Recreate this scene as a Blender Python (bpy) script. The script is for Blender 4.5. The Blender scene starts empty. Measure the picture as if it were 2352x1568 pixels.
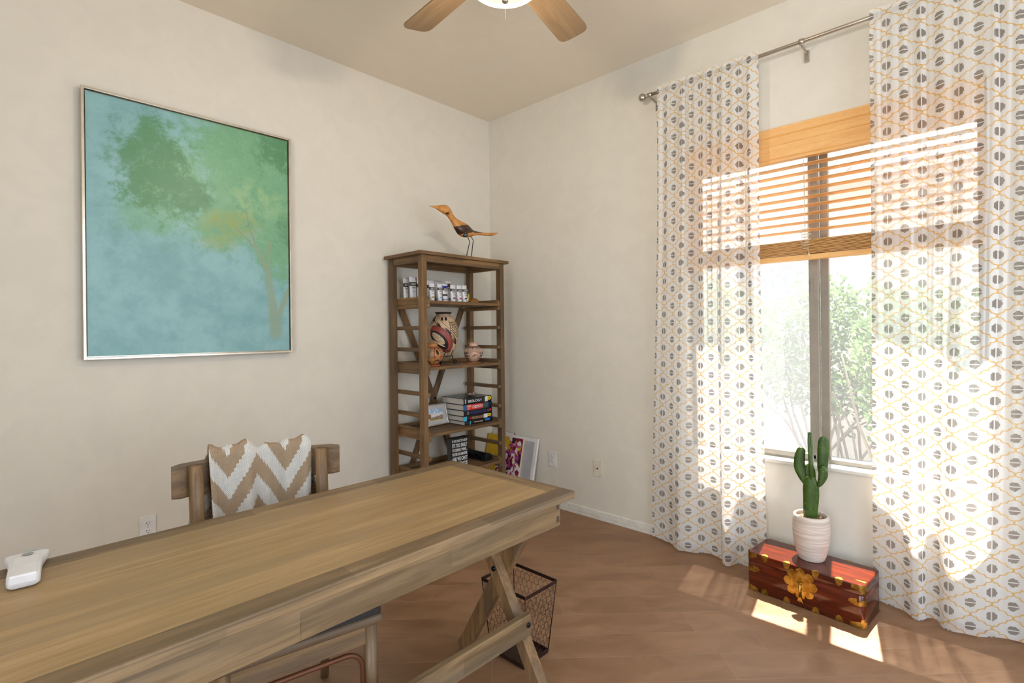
import bpy, bmesh, math, random
from mathutils import Vector, Matrix, noise
R = math.radians
PI = math.pi
rng = random.Random(7)
scn = bpy.context.scene
col = scn.collection

# ------------------------------------------------------------------ colour
def lin(r, g, b):
    f = lambda c: (c/12.92 if c <= .04045 else ((c+.055)/1.055)**2.4)
    return (f(r/255), f(g/255), f(b/255), 1.0)

# ------------------------------------------------------------------ node maths
class V:
    def __init__(s, t, k): s.t, s.k = t, k
    def _b(s, op, o, rev=False):
        a, b = (o, s) if rev else (s, o)
        return s.t.m(op, a, b)
    def __add__(s, o): return s._b('ADD', o)
    __radd__ = __add__
    def __sub__(s, o): return s._b('SUBTRACT', o)
    def __rsub__(s, o): return s._b('SUBTRACT', o, True)
    def __mul__(s, o): return s._b('MULTIPLY', o)
    __rmul__ = __mul__
    def __truediv__(s, o): return s._b('DIVIDE', o)
    def __rtruediv__(s, o): return s._b('DIVIDE', o, True)
    def __neg__(s): return s*-1
    def sin(s): return s.t.m('SINE', s)
    def cos(s): return s.t.m('COSINE', s)
    def abs(s): return s.t.m('ABSOLUTE', s)
    def floor(s): return s.t.m('FLOOR', s)
    def frac(s): return s.t.m('FRACT', s)
    def sqrt(s): return s.t.m('SQRT', s)
    def max(s, o): return s.t.m('MAXIMUM', s, o)
    def min(s, o): return s.t.m('MINIMUM', s, o)
    def gt(s, o): return s.t.m('GREATER_THAN', s, o)
    def lt(s, o): return s.t.m('LESS_THAN', s, o)
    def mod(s, o): return s.t.m('FLOORED_MODULO', s, o)
    def clamp(s): return s.t.m('ADD', s, 0.0, clamp=True)
    def pingpong(s, o): return s.t.m('PINGPONG', s, o)
    def snap(s, o): return s.t.m('SNAP', s, o)
    def smooth(s, a, b, lo=0., hi=1.):
        n = s.t.nt.nodes.new('ShaderNodeMapRange'); n.interpolation_type = 'SMOOTHSTEP'
        n.clamp = True
        s.t.link(s, n.inputs[0])
        if a > b: a, b, lo, hi = b, a, hi, lo
        n.inputs[1].default_value = a; n.inputs[2].default_value = b
        n.inputs[3].default_value = lo; n.inputs[4].default_value = hi
        return V(s.t, n.outputs[0])

class T:
    """one material and its node tree"""
    def __init__(s, name, rough=.5, metal=0., spec=.5, base=(.8, .8, .8, 1)):
        s.mat = bpy.data.materials.new(name); s.mat.use_nodes = True
        s.nt = s.mat.node_tree; s.nt.nodes.clear()
        s.out = s.nt.nodes.new('ShaderNodeOutputMaterial')
        s.bs = s.nt.nodes.new('ShaderNodeBsdfPrincipled')
        s.nt.links.new(s.bs.outputs[0], s.out.inputs[0])
        s.set('Roughness', rough); s.set('Metallic', metal); s.set('Base Color', base)
        s.set('Specular IOR Level', spec)
        s._obj = None
    def set(s, inp, v):
        i = s.bs.inputs[inp]
        if isinstance(v, V): s.nt.links.new(v.k, i)
        elif hasattr(v, 'links'): s.nt.links.new(v, i)
        else: i.default_value = v
        return s
    def link(s, v, i):
        if isinstance(v, V): s.nt.links.new(v.k, i)
        elif hasattr(v, 'links'): s.nt.links.new(v, i)
        else: i.default_value = v
    def m(s, op, a, b=None, clamp=False):
        n = s.nt.nodes.new('ShaderNodeMath'); n.operation = op; n.use_clamp = clamp
        s.link(a, n.inputs[0])
        if b is not None: s.link(b, n.inputs[1])
        return V(s, n.outputs[0])
    def obj(s):
        if s._obj is None:
            c = s.nt.nodes.new('ShaderNodeTexCoord'); x = s.nt.nodes.new('ShaderNodeSeparateXYZ')
            s.nt.links.new(c.outputs['Object'], x.inputs[0])
            s._obj = tuple(V(s, o) for o in x.outputs)
        return s._obj
    def uv(s):
        c = s.nt.nodes.new('ShaderNodeTexCoord'); x = s.nt.nodes.new('ShaderNodeSeparateXYZ')
        s.nt.links.new(c.outputs['UV'], x.inputs[0])
        return V(s, x.outputs[0]), V(s, x.outputs[1])
    def comb(s, x, y, z=0.):
        n = s.nt.nodes.new('ShaderNodeCombineXYZ')
        for a, i in zip((x, y, z), n.inputs): s.link(a, i)
        return n.outputs[0]
    def noise(s, vec, scale=5., detail=3., rough=.5, dist=0.):
        n = s.nt.nodes.new('ShaderNodeTexNoise')
        s.link(vec, n.inputs['Vector'])
        n.inputs['Scale'].default_value = scale; n.inputs['Detail'].default_value = detail
        n.inputs['Roughness'].default_value = rough; n.inputs['Distortion'].default_value = dist
        return V(s, n.outputs[0])
    def white(s, vec):
        n = s.nt.nodes.new('ShaderNodeTexWhiteNoise'); n.noise_dimensions = '3D'
        s.link(vec, n.inputs['Vector']); return V(s, n.outputs[0])
    def voro(s, vec, scale, feature='F1', out=0, rnd=1.):
        n = s.nt.nodes.new('ShaderNodeTexVoronoi'); n.feature = feature
        s.link(vec, n.inputs['Vector']); n.inputs['Scale'].default_value = scale
        n.inputs['Randomness'].default_value = rnd
        return n.outputs[out]
    def mix(s, f, a, b, mode='MIX'):
        n = s.nt.nodes.new('ShaderNodeMix'); n.data_type = 'RGBA'; n.blend_type = mode
        s.link(f, n.inputs[0]); s.link(a, n.inputs[6]); s.link(b, n.inputs[7])
        return n.outputs[2]
    def bump(s, h, strength=.3, dist=.01):
        n = s.nt.nodes.new('ShaderNodeBump')
        n.inputs['Strength'].default_value = strength; n.inputs['Distance'].default_value = dist
        s.link(h, n.inputs['Height']); s.nt.links.new(n.outputs[0], s.bs.inputs['Normal'])
        return n
    def shader(s, kind, **kw):
        n = s.nt.nodes.new(kind)
        for k, v in kw.items(): s.link(v, n.inputs[k])
        return n.outputs[0]
    def mixsh(s, f, a, b):
        n = s.nt.nodes.new('ShaderNodeMixShader')
        s.link(f, n.inputs[0]); s.nt.links.new(a, n.inputs[1]); s.nt.links.new(b, n.inputs[2])
        return n.outputs[0]
    def surface(s, sh): s.nt.links.new(sh, s.out.inputs[0])

_plain = {}
def plain(name, c, rough=.5, metal=0., spec=.5, var=.06):
    """a single-colour surface with a faint procedural unevenness"""
    if name in _plain: return _plain[name]
    t = T(name, rough, metal, spec)
    x, y, z = t.obj()
    n = t.noise(t.comb(x, y, z), 14., 3.)
    d = (c[0]*(1-var*2), c[1]*(1-var*2), c[2]*(1-var*2), 1)
    t.set('Base Color', t.mix(n.smooth(.3, .7), d, c))
    _plain[name] = t.mat
    return t.mat

# ------------------------------------------------------------------ mesh builder
class B:
    def __init__(s): s.v, s.f, s.mi, s.sm, s.uv = [], [], [], [], []
    def add(s, vs, fs, mi=0, sm=False, uvs=None):
        o = len(s.v); s.v += [Vector(v) for v in vs]
        for k, f in enumerate(fs):
            s.f.append([o+i for i in f]); s.mi.append(mi); s.sm.append(sm)
            s.uv.append([uvs[i] for i in f] if uvs else None)
        return s
    def bm(s, b, mi=0, sm=False):
        b.verts.index_update()
        s.add([v.co.copy() for v in b.verts], [[v.index for v in f.verts] for f in b.faces], mi, sm); b.free(); return s
    def mbox(s, M, bev=0., mi=0, seg=2):
        b = bmesh.new(); bmesh.ops.create_cube(b, size=1.0)
        bmesh.ops.transform(b, matrix=M, verts=b.verts)
        if bev > 0: bmesh.ops.bevel(b, geom=b.edges[:], offset=bev, segments=seg, affect='EDGES', profile=.5, clamp_overlap=True)
        return s.bm(b, mi)
    def box(s, x0, x1, y0, y1, z0, z1, bev=0., mi=0, seg=2):
        M = Matrix.Translation(((x0+x1)/2, (y0+y1)/2, (z0+z1)/2)) @ Matrix.Diagonal((abs(x1-x0), abs(y1-y0), abs(z1-z0), 1))
        return s.mbox(M, bev, mi, seg)
    def bar(s, p, q, w, t, side=(1, 0, 0), bev=0., mi=0):
        """a rectangular bar from p to q; w along side, t across"""
        p, q = Vector(p), Vector(q); d = (q-p); L = d.length; d.normalize()
        sd = Vector(side); sd = (sd-d*sd.dot(d)).normalized(); th = d.cross(sd)
        M = Matrix((sd, th, d)).transposed().to_4x4(); M.translation = (p+q)/2
        return s.mbox(M @ Matrix.Diagonal((w, t, L, 1)), bev, mi)
    def tube(s, pts, r, n=8, closed=False, mi=0, cap=True, sm=True):
        pts = [Vector(p) for p in pts]; N = len(pts)
        rs = r if isinstance(r, (list, tuple)) else [r]*N
        vs, fs = [], []; up = None
        for i, p in enumerate(pts):
            if closed: d = pts[(i+1) % N]-pts[i-1]
            else: d = pts[min(i+1, N-1)]-pts[max(i-1, 0)]
            d = d.normalized() if d.length > 1e-9 else Vector((0, 0, 1))
            if up is None: up = Vector((0, 0, 1)) if abs(d.z) < .9 else Vector((1, 0, 0))
            a = up-d*up.dot(d)
            a = a.normalized() if a.length > 1e-6 else d.orthogonal().normalized()
            up = a; b = d.cross(a)
            for k in range(n):
                t = 2*PI*k/n; vs.append(p+(a*math.cos(t)+b*math.sin(t))*rs[i])
        M = N if closed else N-1
        for i in range(M):
            j = (i+1) % N
            for k in range(n):
                l = (k+1) % n; fs.append((i*n+k, i*n+l, j*n+l, j*n+k))
        if cap and not closed: fs += [tuple(range(n-1, -1, -1)), tuple((N-1)*n+k for k in range(n))]
        return s.add(vs, fs, mi, sm)
    def lathe(s, prof, c=(0, 0, 0), n=40, mi=0, sm=True, capb=False, capt=False):
        """prof: (r, z); uv = (turn 0..1 measured from -Y, z)"""
        vs, fs, uv = [], [], []
        for (r, z) in prof:
            for k in range(n+1):
                t = 2*PI*k/n - PI/2 - PI
                vs.append((c[0]+r*math.cos(t), c[1]+r*math.sin(t), c[2]+z)); uv.append((k/n, z))
        w = n+1
        for i in range(len(prof)-1):
            for k in range(n): fs.append((i*w+k, i*w+k+1, (i+1)*w+k+1, (i+1)*w+k))
        s.add(vs, fs, mi, sm, uv)
        if capb: s.add([vs[k] for k in range(n)], [tuple(range(n-1, -1, -1))], mi)
        if capt: s.add([vs[(len(prof)-1)*w+k] for k in range(n)], [tuple(range(n))], mi)
        return s
    def prism(s, poly, M, h, mi=0):
        n = len(poly)
        vs = [M @ Vector((x, y, 0)) for x, y in poly]+[M @ Vector((x, y, h)) for x, y in poly]
        fs = [tuple(range(n-1, -1, -1)), tuple(range(n, 2*n))]+[(i, (i+1) % n, n+(i+1) % n, n+i) for i in range(n)]
        return s.add(vs, fs, mi)
    def ball(s, c, r, nu=14, nv=9, mi=0, sm=True):
        r = r if isinstance(r, (tuple, list)) else (r, r, r)
        vs, fs = [], []
        for i in range(nv+1):
            p = PI*i/nv
            for k in range(nu):
                t = 2*PI*k/nu
                vs.append((c[0]+r[0]*math.sin(p)*math.cos(t), c[1]+r[1]*math.sin(p)*math.sin(t), c[2]-r[2]*math.cos(p)))
        for i in range(nv):
            for k in range(nu):
                l = (k+1) % nu; fs.append((i*nu+k, i*nu+l, (i+1)*nu+l, (i+1)*nu+k))
        return s.add(vs, fs, mi, sm)
    def grid(s, fn, nu, nv, uvfn=None, mi=0, sm=True):
        vs, uv, fs = [], [], []
        for j in range(nv+1):
            for i in range(nu+1):
                vs.append(fn(i/nu, j/nv)); uv.append(uvfn(i/nu, j/nv) if uvfn else (i/nu, j/nv))
        w = nu+1
        for j in range(nv):
            for i in range(nu): fs.append((j*w+i, j*w+i+1, (j+1)*w+i+1, (j+1)*w+i))
        return s.add(vs, fs, mi, sm, uv)
    def mesh(s, name, mats, inv=None):
        me = bpy.data.meshes.new(name)
        vs = [inv @ v for v in s.v] if inv is not None else s.v
        me.from_pydata([tuple(v) for v in vs], [], s.f)
        for m in (mats if isinstance(mats, (list, tuple)) else [mats]): me.materials.append(m)
        me.polygons.foreach_set('material_index', s.mi); me.polygons.foreach_set('use_smooth', s.sm)
        if any(u is not None for u in s.uv):
            lay = me.uv_layers.new(name='UVMap'); k = 0
            for f, u in zip(s.f, s.uv):
                for i in range(len(f)):
                    if u: lay.data[k].uv = u[i]
                    k += 1
        me.update(); return me

ROOT = {}
def place(o, root):
    col.objects.link(o)
    if root is not None: o.parent = root
    return o
def tag(o, label, cat, group=None, kind=None):
    if label: o['label'] = label
    if cat: o['category'] = cat
    if group: o['group'] = group
    if kind: o['kind'] = kind
    return o
def thing(name, label, cat, loc=(0, 0, 0), rz=0., group=None, kind=None):
    o = bpy.data.objects.new(name, None); o.empty_display_size = .05
    o.location = loc; o.rotation_euler = (0, 0, rz); col.objects.link(o)
    ROOT[o.name] = (Matrix.Translation(loc) @ Matrix.Rotation(rz, 4, 'Z')).inverted()
    return tag(o, label, cat, group, kind)
def part(name, b, mats, root, label=None, local=False):
    """a mesh under root; b is in room coordinates unless local"""
    inv = None if local else ROOT[root.name]
    o = bpy.data.objects.new(name, b.mesh(name, mats, inv))
    ROOT[o.name] = ROOT[root.name]
    if label: o['label'] = label
    return place(o, root)
def solo(name, b, mats, label, cat, loc=(0, 0, 0), group=None, kind=None):
    o = bpy.data.objects.new(name, b.mesh(name, mats, Matrix.Translation(loc).inverted())); o.location = loc
    ROOT[o.name] = Matrix.Translation(loc).inverted()
    col.objects.link(o); return tag(o, label, cat, group, kind)
def struct(name, b, mats, root=None):
    o = bpy.data.objects.new(name, b.mesh(name, mats)); o['kind'] = 'structure'
    ROOT[o.name] = Matrix.Identity(4)
    return place(o, root)

def text_mesh(txt, w, h, M, bold=.012, depth=.0006):
    """lettering scaled to w x h, lying in the XY plane of M, its lower left corner at M's origin"""
    c = bpy.data.curves.new('lettering', 'FONT'); c.body = txt; c.offset = bold; c.extrude = .02; c.resolution_u = 3
    o = bpy.data.objects.new('lettering', c); col.objects.link(o)
    dg = bpy.context.evaluated_depsgraph_get(); dg.update()
    me = bpy.data.meshes.new_from_object(o.evaluated_get(dg))
    bpy.data.objects.remove(o); bpy.data.curves.remove(c)
    xs = [v.co.x for v in me.vertices]; ys = [v.co.y for v in me.vertices]
    x0, x1, y0, y1 = min(xs), max(xs), min(ys), max(ys)
    b = B()
    b.add([M @ Vector(((v.co.x-x0)/(x1-x0)*w, (v.co.y-y0)/(y1-y0)*h, depth*(v.co.z/.04+.5))) for v in me.vertices],
          [tuple(p.vertices) for p in me.polygons])
    bpy.data.meshes.remove(me)
    return b
def frame(o, x, y):
    """matrix with origin o, x and y axes given"""
    x, y = Vector(x).normalized(), Vector(y).normalized(); z = x.cross(y)
    M = Matrix((x, y, z)).transposed().to_4x4(); M.translation = Vector(o); return M

# ------------------------------------------------------------------ materials
def wood(name, axis, c0, c1, c2, rough=.5, scale=1., plank=0., plank_axis='y', knots=.0, spec=.4, block=0.):
    """long grain along one axis, tone patches, optional planks"""
    t = T(name, rough, spec=spec); x, y, z = t.obj()
    a = {'x': (x*1.2, y*16, z*16), 'y': (x*16, y*1.2, z*16), 'z': (x*16, y*16, z*1.2)}[axis]
    off = 0.
    if plank:
        p = {'x': x, 'y': y, 'z': z}[plank_axis]
        idx = (p/plank+.37).floor()
        off = t.white(t.comb(idx, idx*.37, 1.3))
        a = (a[0]+off*7, a[1]+off*3, a[2])
    vec = t.comb(*a)
    g = t.noise(vec, 2.4*scale, 6., .62, .5)
    fine = t.noise(t.comb(a[0]*2, a[1]*5, a[2]*5), 4.*scale, 3., .6)
    tone = t.noise(t.comb(*[q*.32 for q in a]), 1.6*scale, 3., .5)
    c = t.mix(g.smooth(.32, .68), c0, c1)
    c = t.mix(tone.smooth(.42, .66)*.75, c, c2)
    if plank:
        c = t.mix(off*.35, c, c0)
    f = fine.smooth(.45, .75)*.28
    c = t.mix(f, c, tuple(q*.55 for q in c0[:3])+(1,))
    if block:                                           # finger-jointed lengths of differing tone
        q = {'x': x, 'y': y, 'z': z}[axis]; o1 = {'x': z, 'y': z, 'z': x}[axis]
        lane = (o1/.047).floor(); k = t.white(t.comb((q/block+lane*.37).floor(), lane, 4.1))
        c = t.mix(k.smooth(.35, 1.)*.45, c, tuple(v*.62 for v in c0[:3])+(1,)); c = t.mix(k.smooth(.45, .0)*.22, c, c1)
    if knots:
        d = V(t, t.voro(t.comb(x*1., y*1., z*1.), 5.2)); kn = d.smooth(.10, .03)
        c = t.mix(kn*knots, c, lin(150, 100, 52))
    t.set('Base Color', c)
    t.bump(g*.6+fine*.4, .12, .002)
    return t.mat

DW0, DW1, DW2 = lin(113, 91, 64), lin(154, 127, 92), lin(104, 94, 82)      # weathered desk frame
TOP = wood('desk_top_boards', 'x', lin(156, 127, 84), lin(182, 152, 108), lin(150, 126, 92), .42, 1., .105, 'y')
DWX = wood('desk_wood_along', 'x', DW0, DW1, DW2, .5, knots=.8, block=.43)
DWY = wood('desk_wood_across', 'y', DW0, DW1, DW2, .5)
DWZ = wood('desk_wood_upright', 'z', lin(112, 84, 55), lin(150, 116, 78), lin(100, 86, 72), .5)
BW0, BW1, BW2 = lin(104, 77, 48), lin(146, 112, 74), lin(92, 75, 58)
BWX = wood('bookcase_wood_along', 'x', BW0, BW1, BW2, .5, block=.31)
BWY = wood('bookcase_wood_across', 'y', BW0, BW1, BW2, .5)
BWZ = wood('bookcase_wood_upright', 'z', BW0, BW1, BW2, .5, block=.52)
CWX = wood('chair_wood_along', 'x', lin(104, 80, 56), lin(142, 114, 82), lin(92, 80, 68), .45)
CWZ = wood('chair_wood_upright', 'z', lin(104, 80, 56), lin(146, 116, 80), lin(92, 80, 68), .42)
FANW = wood('fan_blade_maple', 'x', lin(132, 106, 76), lin(152, 126, 94), lin(140, 113, 83), .45)
BLIND = wood('blind_honey_wood', 'y', lin(224, 166, 100), lin(240, 190, 124), lin(232, 178, 112), .4)

def wall_mat(name, c, dk_=.965, bp=.10):
    t = T(name, .75, spec=.2); x, y, z = t.obj(); v = t.comb(x, y, z)
    n1 = t.noise(v, 7., 4., .55, .8); n2 = t.noise(v, 30., 3., .6)
    h = n1.smooth(.44, .6)*.7+n2*.3
    d = tuple(q*dk_ for q in c[:3])+(1,)
    t.set('Base Color', t.mix(n1.smooth(.35, .65), d, c)); t.bump(h, bp, .006)
    return t.mat
WALL = wall_mat('wall_cream_plaster', lin(223, 217, 205))
CEIL = wall_mat('ceiling_paint', lin(234, 223, 205), .985, .05)

def floor_mat():
    t = T('plank_tile_floor', .42, spec=.45); x, y, z = t.obj()
    s = .70710678
    n = (x+y)*s; u = (x-y)*s                   # n across the rows, u along them
    P = .1572; r = (n+1.476)/P
    row = r.floor(); fr = r-row
    ro = t.white(t.comb(row, row*.31, .7))
    q = u/.92+ro*3.1
    ti = q.floor(); fq = q-ti
    tone = t.white(t.comb(row, ti, 2.2))
    gr = fr.lt(.012)+fr.gt(.988)
    gq = fq.lt(.0022)+fq.gt(.9978)
    grout = (gr+gq).clamp()
    vec = t.comb(u*1.2+tone*9, n*2.2, tone*4)
    c1 = t.noise(vec, 3.2, 4., .6, .6)
    c2 = t.noise(t.comb(u*3+tone*5, n*20, 0.), 2., 3., .6)
    c = t.mix(c1.smooth(.3, .7), lin(133, 97, 68), lin(158, 121, 90))
    c = t.mix(tone*.22, c, lin(120, 84, 56)); c = t.mix(c2.smooth(.5, .8)*.18, c, lin(110, 78, 54))
    c = t.mix(grout*.6, c, lin(152, 126, 100))
    t.set('Base Color', c)
    t.set('Roughness', c1.smooth(.3, .7, .36, .5))
    t.bump(c1*.25+c2*.2-grout*1., .35, .002)
    return t.mat
FLOOR = floor_mat()
WHITE = plain('white_trim_paint', lin(226, 222, 214), .45)
PLATE = plain('white_plastic_plate', lin(232, 230, 228), .35)
IVORY = plain('ivory_plastic_plate', lin(226, 216, 198), .4)
DARK = plain('dark_slot', lin(30, 27, 24), .6)
BOLT = plain('black_bolt_metal', lin(22, 22, 26), .35, .6)
NICKEL = plain('brushed_nickel', lin(188, 180, 168), .34, .9)
BLACK = plain('black_plastic', lin(16, 16, 17), .35)
WFRAME = plain('taupe_window_aluminium', lin(150, 142, 131), .5, .2)
BRASS_T = T('aged_brass', .38, 1.)
_x = BRASS_T.obj(); _n = BRASS_T.noise(BRASS_T.comb(*_x), 45., 4., .6)
BRASS_T.set('Base Color', BRASS_T.mix(_n.smooth(.35, .65), lin(150, 112, 42), lin(205, 166, 84))); BRASS_T.bump(_n, .15, .001)
BRASS = BRASS_T.mat

def clear_mat(name, tint=(1, 1, 1, 1), gloss=.06):
    t = T(name)
    a = t.shader('ShaderNodeBsdfTransparent', Color=tint)
    b = t.shader('ShaderNodeBsdfGlossy', Color=(1, 1, 1, 1), Roughness=.02)
    t.surface(t.mixsh(gloss, a, b)); return t.mat
def hazy_glass():
    t = T('hazy_window_glass')
    a = t.shader('ShaderNodeBsdfTransparent', Color=(1, 1, 1, 1)); b = t.shader('ShaderNodeBsdfGlossy', Color=(1, 1, 1, 1), Roughness=.02)
    c = t.shader('ShaderNodeBsdfTranslucent', Color=lin(230, 230, 230))  # translucent share lays a pale haze over the panes
    t.surface(t.mixsh(.05, t.mixsh(.05, a, b), c)); return t.mat
GLASS = hazy_glass()
BOTTLE = clear_mat('bottle_glass', (.86, .9, .88, 1), .12)

def screen_mat():
    t = T('insect_screen_mesh')
    a = t.shader('ShaderNodeBsdfTransparent', Color=(1, 1, 1, 1))
    b = t.shader('ShaderNodeBsdfDiffuse', Color=lin(190, 190, 190)); c = t.shader('ShaderNodeBsdfTranslucent', Color=lin(215, 215, 215))
    lw = t.nt.nodes.new('ShaderNodeLayerWeight'); lw.inputs[0].default_value = .5
    fc = V(t, lw.outputs['Facing'])
    t.surface(t.mixsh(fc*.10+.20, a, t.mixsh(.6, b, c))); return t.mat
SCREEN = screen_mat()

# ------------------------------------------------------------------ room shell
H = 3.05; XL, YF = -4.5, -4.5
WY0, WY1, WZ0, WZ1 = -3.06, -1.70, .585, 2.388          # window opening in the right wall
b = B(); b.box(XL-.15, .15, YF-.15, .15, -.1, 0); struct('floor', b, FLOOR)
b = B(); b.box(XL-.15, .15, YF-.15, .15, H, H+.1); struct('ceiling', b, CEIL)
b = B(); b.box(XL-.15, .15, 0, .15, 0, H); struct('wall_back', b, WALL)
b = B()
b.box(0, .15, YF, WY0, 0, H); b.box(0, .15, WY1, 0, 0, H); b.box(0, .15, WY0, WY1, 0, WZ0); b.box(0, .15, WY0, WY1, WZ1, H)
struct('wall_right', b, WALL)
RX0, RX1, RZ0, RZ1 = -3.2, -.7, .35, 2.5              # window opening added behind the camera to let fill light in
b = B()
b.box(XL, RX0, YF-.15, YF, 0, H); b.box(RX1, .15, YF-.15, YF, 0, H); b.box(RX0, RX1, YF-.15, YF, 0, RZ0); b.box(RX0, RX1, YF-.15, YF, RZ1, H)
struct('wall_front', b, WALL)
DY_0, DY_1, DZ_1 = -3.9, -2.5, 2.35                       # doorway added behind and left of the camera for fill light
b = B(); b.box(XL-.15, XL, YF-.15, DY_0, 0, H); b.box(XL-.15, XL, DY_1, 0, 0, H); b.box(XL-.15, XL, DY_0, DY_1, DZ_1, H); struct('wall_left', b, WALL)
b = B(); b.box(XL-.16, XL+.012, DY_0-.06, DY_0, 0, DZ_1+.06, .003); b.box(XL-.16, XL+.012, DY_1, DY_1+.06, 0, DZ_1+.06, .003); b.box(XL-.16, XL+.012, DY_0, DY_1, DZ_1, DZ_1+.06, .003); struct('trim_1', b, WHITE)  # casing of the added fill doorway
def baseboard(name, fn):
    prof = [(0, 0), (.014, 0), (.014, .012), (.011, .014), (.013, .018), (.013, .034), (.0105, .036), (.012, .039), (.012, .044), (.009, .046), (.0105, .049), (.0105, .054), (.006, .06), (0, .06)]
    b = B(); n = len(prof)
    vs = [fn(0, d, z) for d, z in prof]+[fn(1, d, z) for d, z in prof]
    b.add(vs, [(i, i+1, n+i+1, n+i) for i in range(n-1)]+[tuple(range(n)), tuple(range(2*n-1, n-1, -1))])
    struct(name, b, WHITE)
baseboard('baseboard_right', lambda t, d, z: (-d, -.0-t*4.5, z))
baseboard('baseboard_back', lambda t, d, z: (-4.5+t*4.5, -d, z))

# window_1: slider with fixed pane, sash, screen and white stool
w1 = bpy.data.objects.new('window_1', None); w1['kind'] = 'structure'; col.objects.link(w1); ROOT[w1.name] = Matrix.Identity(4)
b = B()
b.box(.07, .125, WY0, WY1, .600, .625, .002); b.box(.07, .125, WY0, WY1, 2.358, 2.388, .002)
b.box(.07, .125, WY0, WY0+.035, .6, 2.388, .002); b.box(.07, .125, WY1-.035, WY1, .6, 2.388, .002)
b.box(.098, .125, -2.437, -2.398, .62, 2.38, .002)
part('frame', b, WFRAME, w1)
b = B()
b.box(.062, .098, -2.398, -2.352, .615, 2.38, .003); b.box(.066, .094, WY1-.07, WY1-.035, .615, 2.38, .003)
b.box(.062, .098, -2.38, WY1-.035, .612, .640, .003); b.box(.066, .094, -2.38, WY1-.035, 2.345, 2.38, .003)
b.box(.054, .063, -2.372, -2.362, 1.48, 1.57, .002)
part('sash', b, WFRAME, w1)
b = B(); b.box(.078, .082, -2.355, WY1-.065, .635, 2.35); part('glass', b, GLASS, w1)
b = B(); b.box(.110, .114, WY0+.03, -2.43, .622, 2.375); part('glass', b, GLASS, w1)
b = B(); b.add([(.132, -2.42, .61), (.132, WY1-.02, .61), (.132, WY1-.02, 2.38), (.132, -2.42, 2.38)], [(0, 1, 2, 3)]); part('insect_screen', b, SCREEN, w1)
b = B(); b.box(-.014, .15, WY0, WY1, .583, .602, .003); part('sill', b, WHITE, w1)
# added_fill_window, unseen frame added behind the camera, around the rear fill light
w2 = bpy.data.objects.new('added_fill_window', None); w2['kind'] = 'structure'; col.objects.link(w2); ROOT[w2.name] = Matrix.Identity(4)
b = B()
for x in (RX0, (RX0+RX1)/2-.02, RX1-.04): b.box(x, x+.04, YF-.11, YF-.06, RZ0, RZ1, .002)
b.box(RX0, RX1, YF-.11, YF-.06, RZ0, RZ0+.04, .002); b.box(RX0, RX1, YF-.11, YF-.06, RZ1-.04, RZ1, .002)
part('frame', b, WFRAME, w2)

# ------------------------------------------------------------------ painting on the back wall
def painting_mat():
    t = T('tree_painting', .38, spec=.5); x, y, z = t.obj()
    u = x/.962+.5; v = z/1.255                       # 0..1 across and up
    vec = t.comb(u*1.0, v*1.25, 0.)
    n1 = t.noise(vec, 3.2, 5., .62, .3); n2 = t.noise(vec, 13., 8., .72, .25); n3 = t.noise(vec, 60., 3., .6, 1.)
    c = t.mix((n1*.6+n2*.4).smooth(.36, .62), lin(116, 164, 168), lin(142, 186, 190))
    c = t.mix(n2.smooth(.52, .72)*.30, c, lin(104, 160, 138))
    def blob(cx, cy, rx, ry, w=.55):
        du = (u-cx)/rx; dv = (v-cy)/ry
        d = (du*du+dv*dv).sqrt()
        return (d+(n2-.5)*1.9+(n1-.5)*.9+(n3-.5)*.5).smooth(1.12, .55)
    fol = blob(.78, .80, .46, .34).max(blob(.38, .72, .26, .24)).max(blob(.62, .58, .24, .15)).max(blob(.93, .56, .20, .24)).max(blob(.28, .56, .17, .09)*.7)
    c = t.mix(fol*.86, c, lin(112, 168, 122))
    dk = blob(.30, .76, .20, .20).max(blob(.44, .66, .13, .11)).max(blob(.97, .95, .16, .12)).max(blob(.98, .58, .08, .10)*.6)
    c = t.mix(dk*.72, c, lin(74, 128, 86))
    c = t.mix(fol*(n2*.6+n3*.4).smooth(.50, .66)*.45, c, lin(146, 192, 140)); c = t.mix(fol*(n2*.5+n3*.5).smooth(.47, .36)*.40, c, lin(78, 134, 92))
    lt = blob(.80, .68, .22, .11)
    c = t.mix(lt*n2.smooth(.42, .62)*.55, c, lin(160, 192, 138))
    yl = blob(.66, .565, .20, .075).max(blob(.60, .48, .13, .045)*.7)
    c = t.mix(yl*n2.smooth(.38, .62)*.85, c, lin(150, 160, 82))
    def seg(ax, ay, bx, by, w0, w1):
        dx, dy = bx-ax, by-ay; L2 = dx*dx+dy*dy
        k = (((u-ax)*dx+(v-ay)*dy)/L2).clamp()
        ex = u-ax-k*dx; ey = v-ay-k*dy
        return ((ex*ex+ey*ey).sqrt()+(n2-.5)*.008)/(k*(w1-w0)+w0)
    tr = None
    for s_ in [(.905, .10, .875, .28, .040, .026), (.875, .28, .86, .37, .026, .020), (.86, .37, .80, .47, .018, .011), (.80, .47, .68, .555, .010, .005),
               (.80, .47, .755, .57, .009, .005), (.86, .37, .875, .50, .012, .008), (.92, .17, .985, .30, .020, .013), (.83, .43, .87, .515, .008, .005), (.755, .57, .73, .70, .005, .003)]:
        d = seg(*s_); tr = d if tr is None else tr.min(d)
    c = t.mix(tr.smooth(1.25, .55)*n1.smooth(.2, .6, .55, .85), c, lin(138, 158, 132))
    tw = tr.smooth(.5, .2)*v.smooth(.45, .55)
    c = t.mix(tw*.5, c, lin(122, 130, 78))
    ed = (u-.5).abs().max((v-.5).abs())
    c = t.mix(ed.smooth(.482, .5)*n2.smooth(.4, .6)*.8, c, lin(108, 120, 70))
    t.set('Base Color', c); t.bump(n3*.7+n2*.3, .25, .002)
    return t.mat
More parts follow.
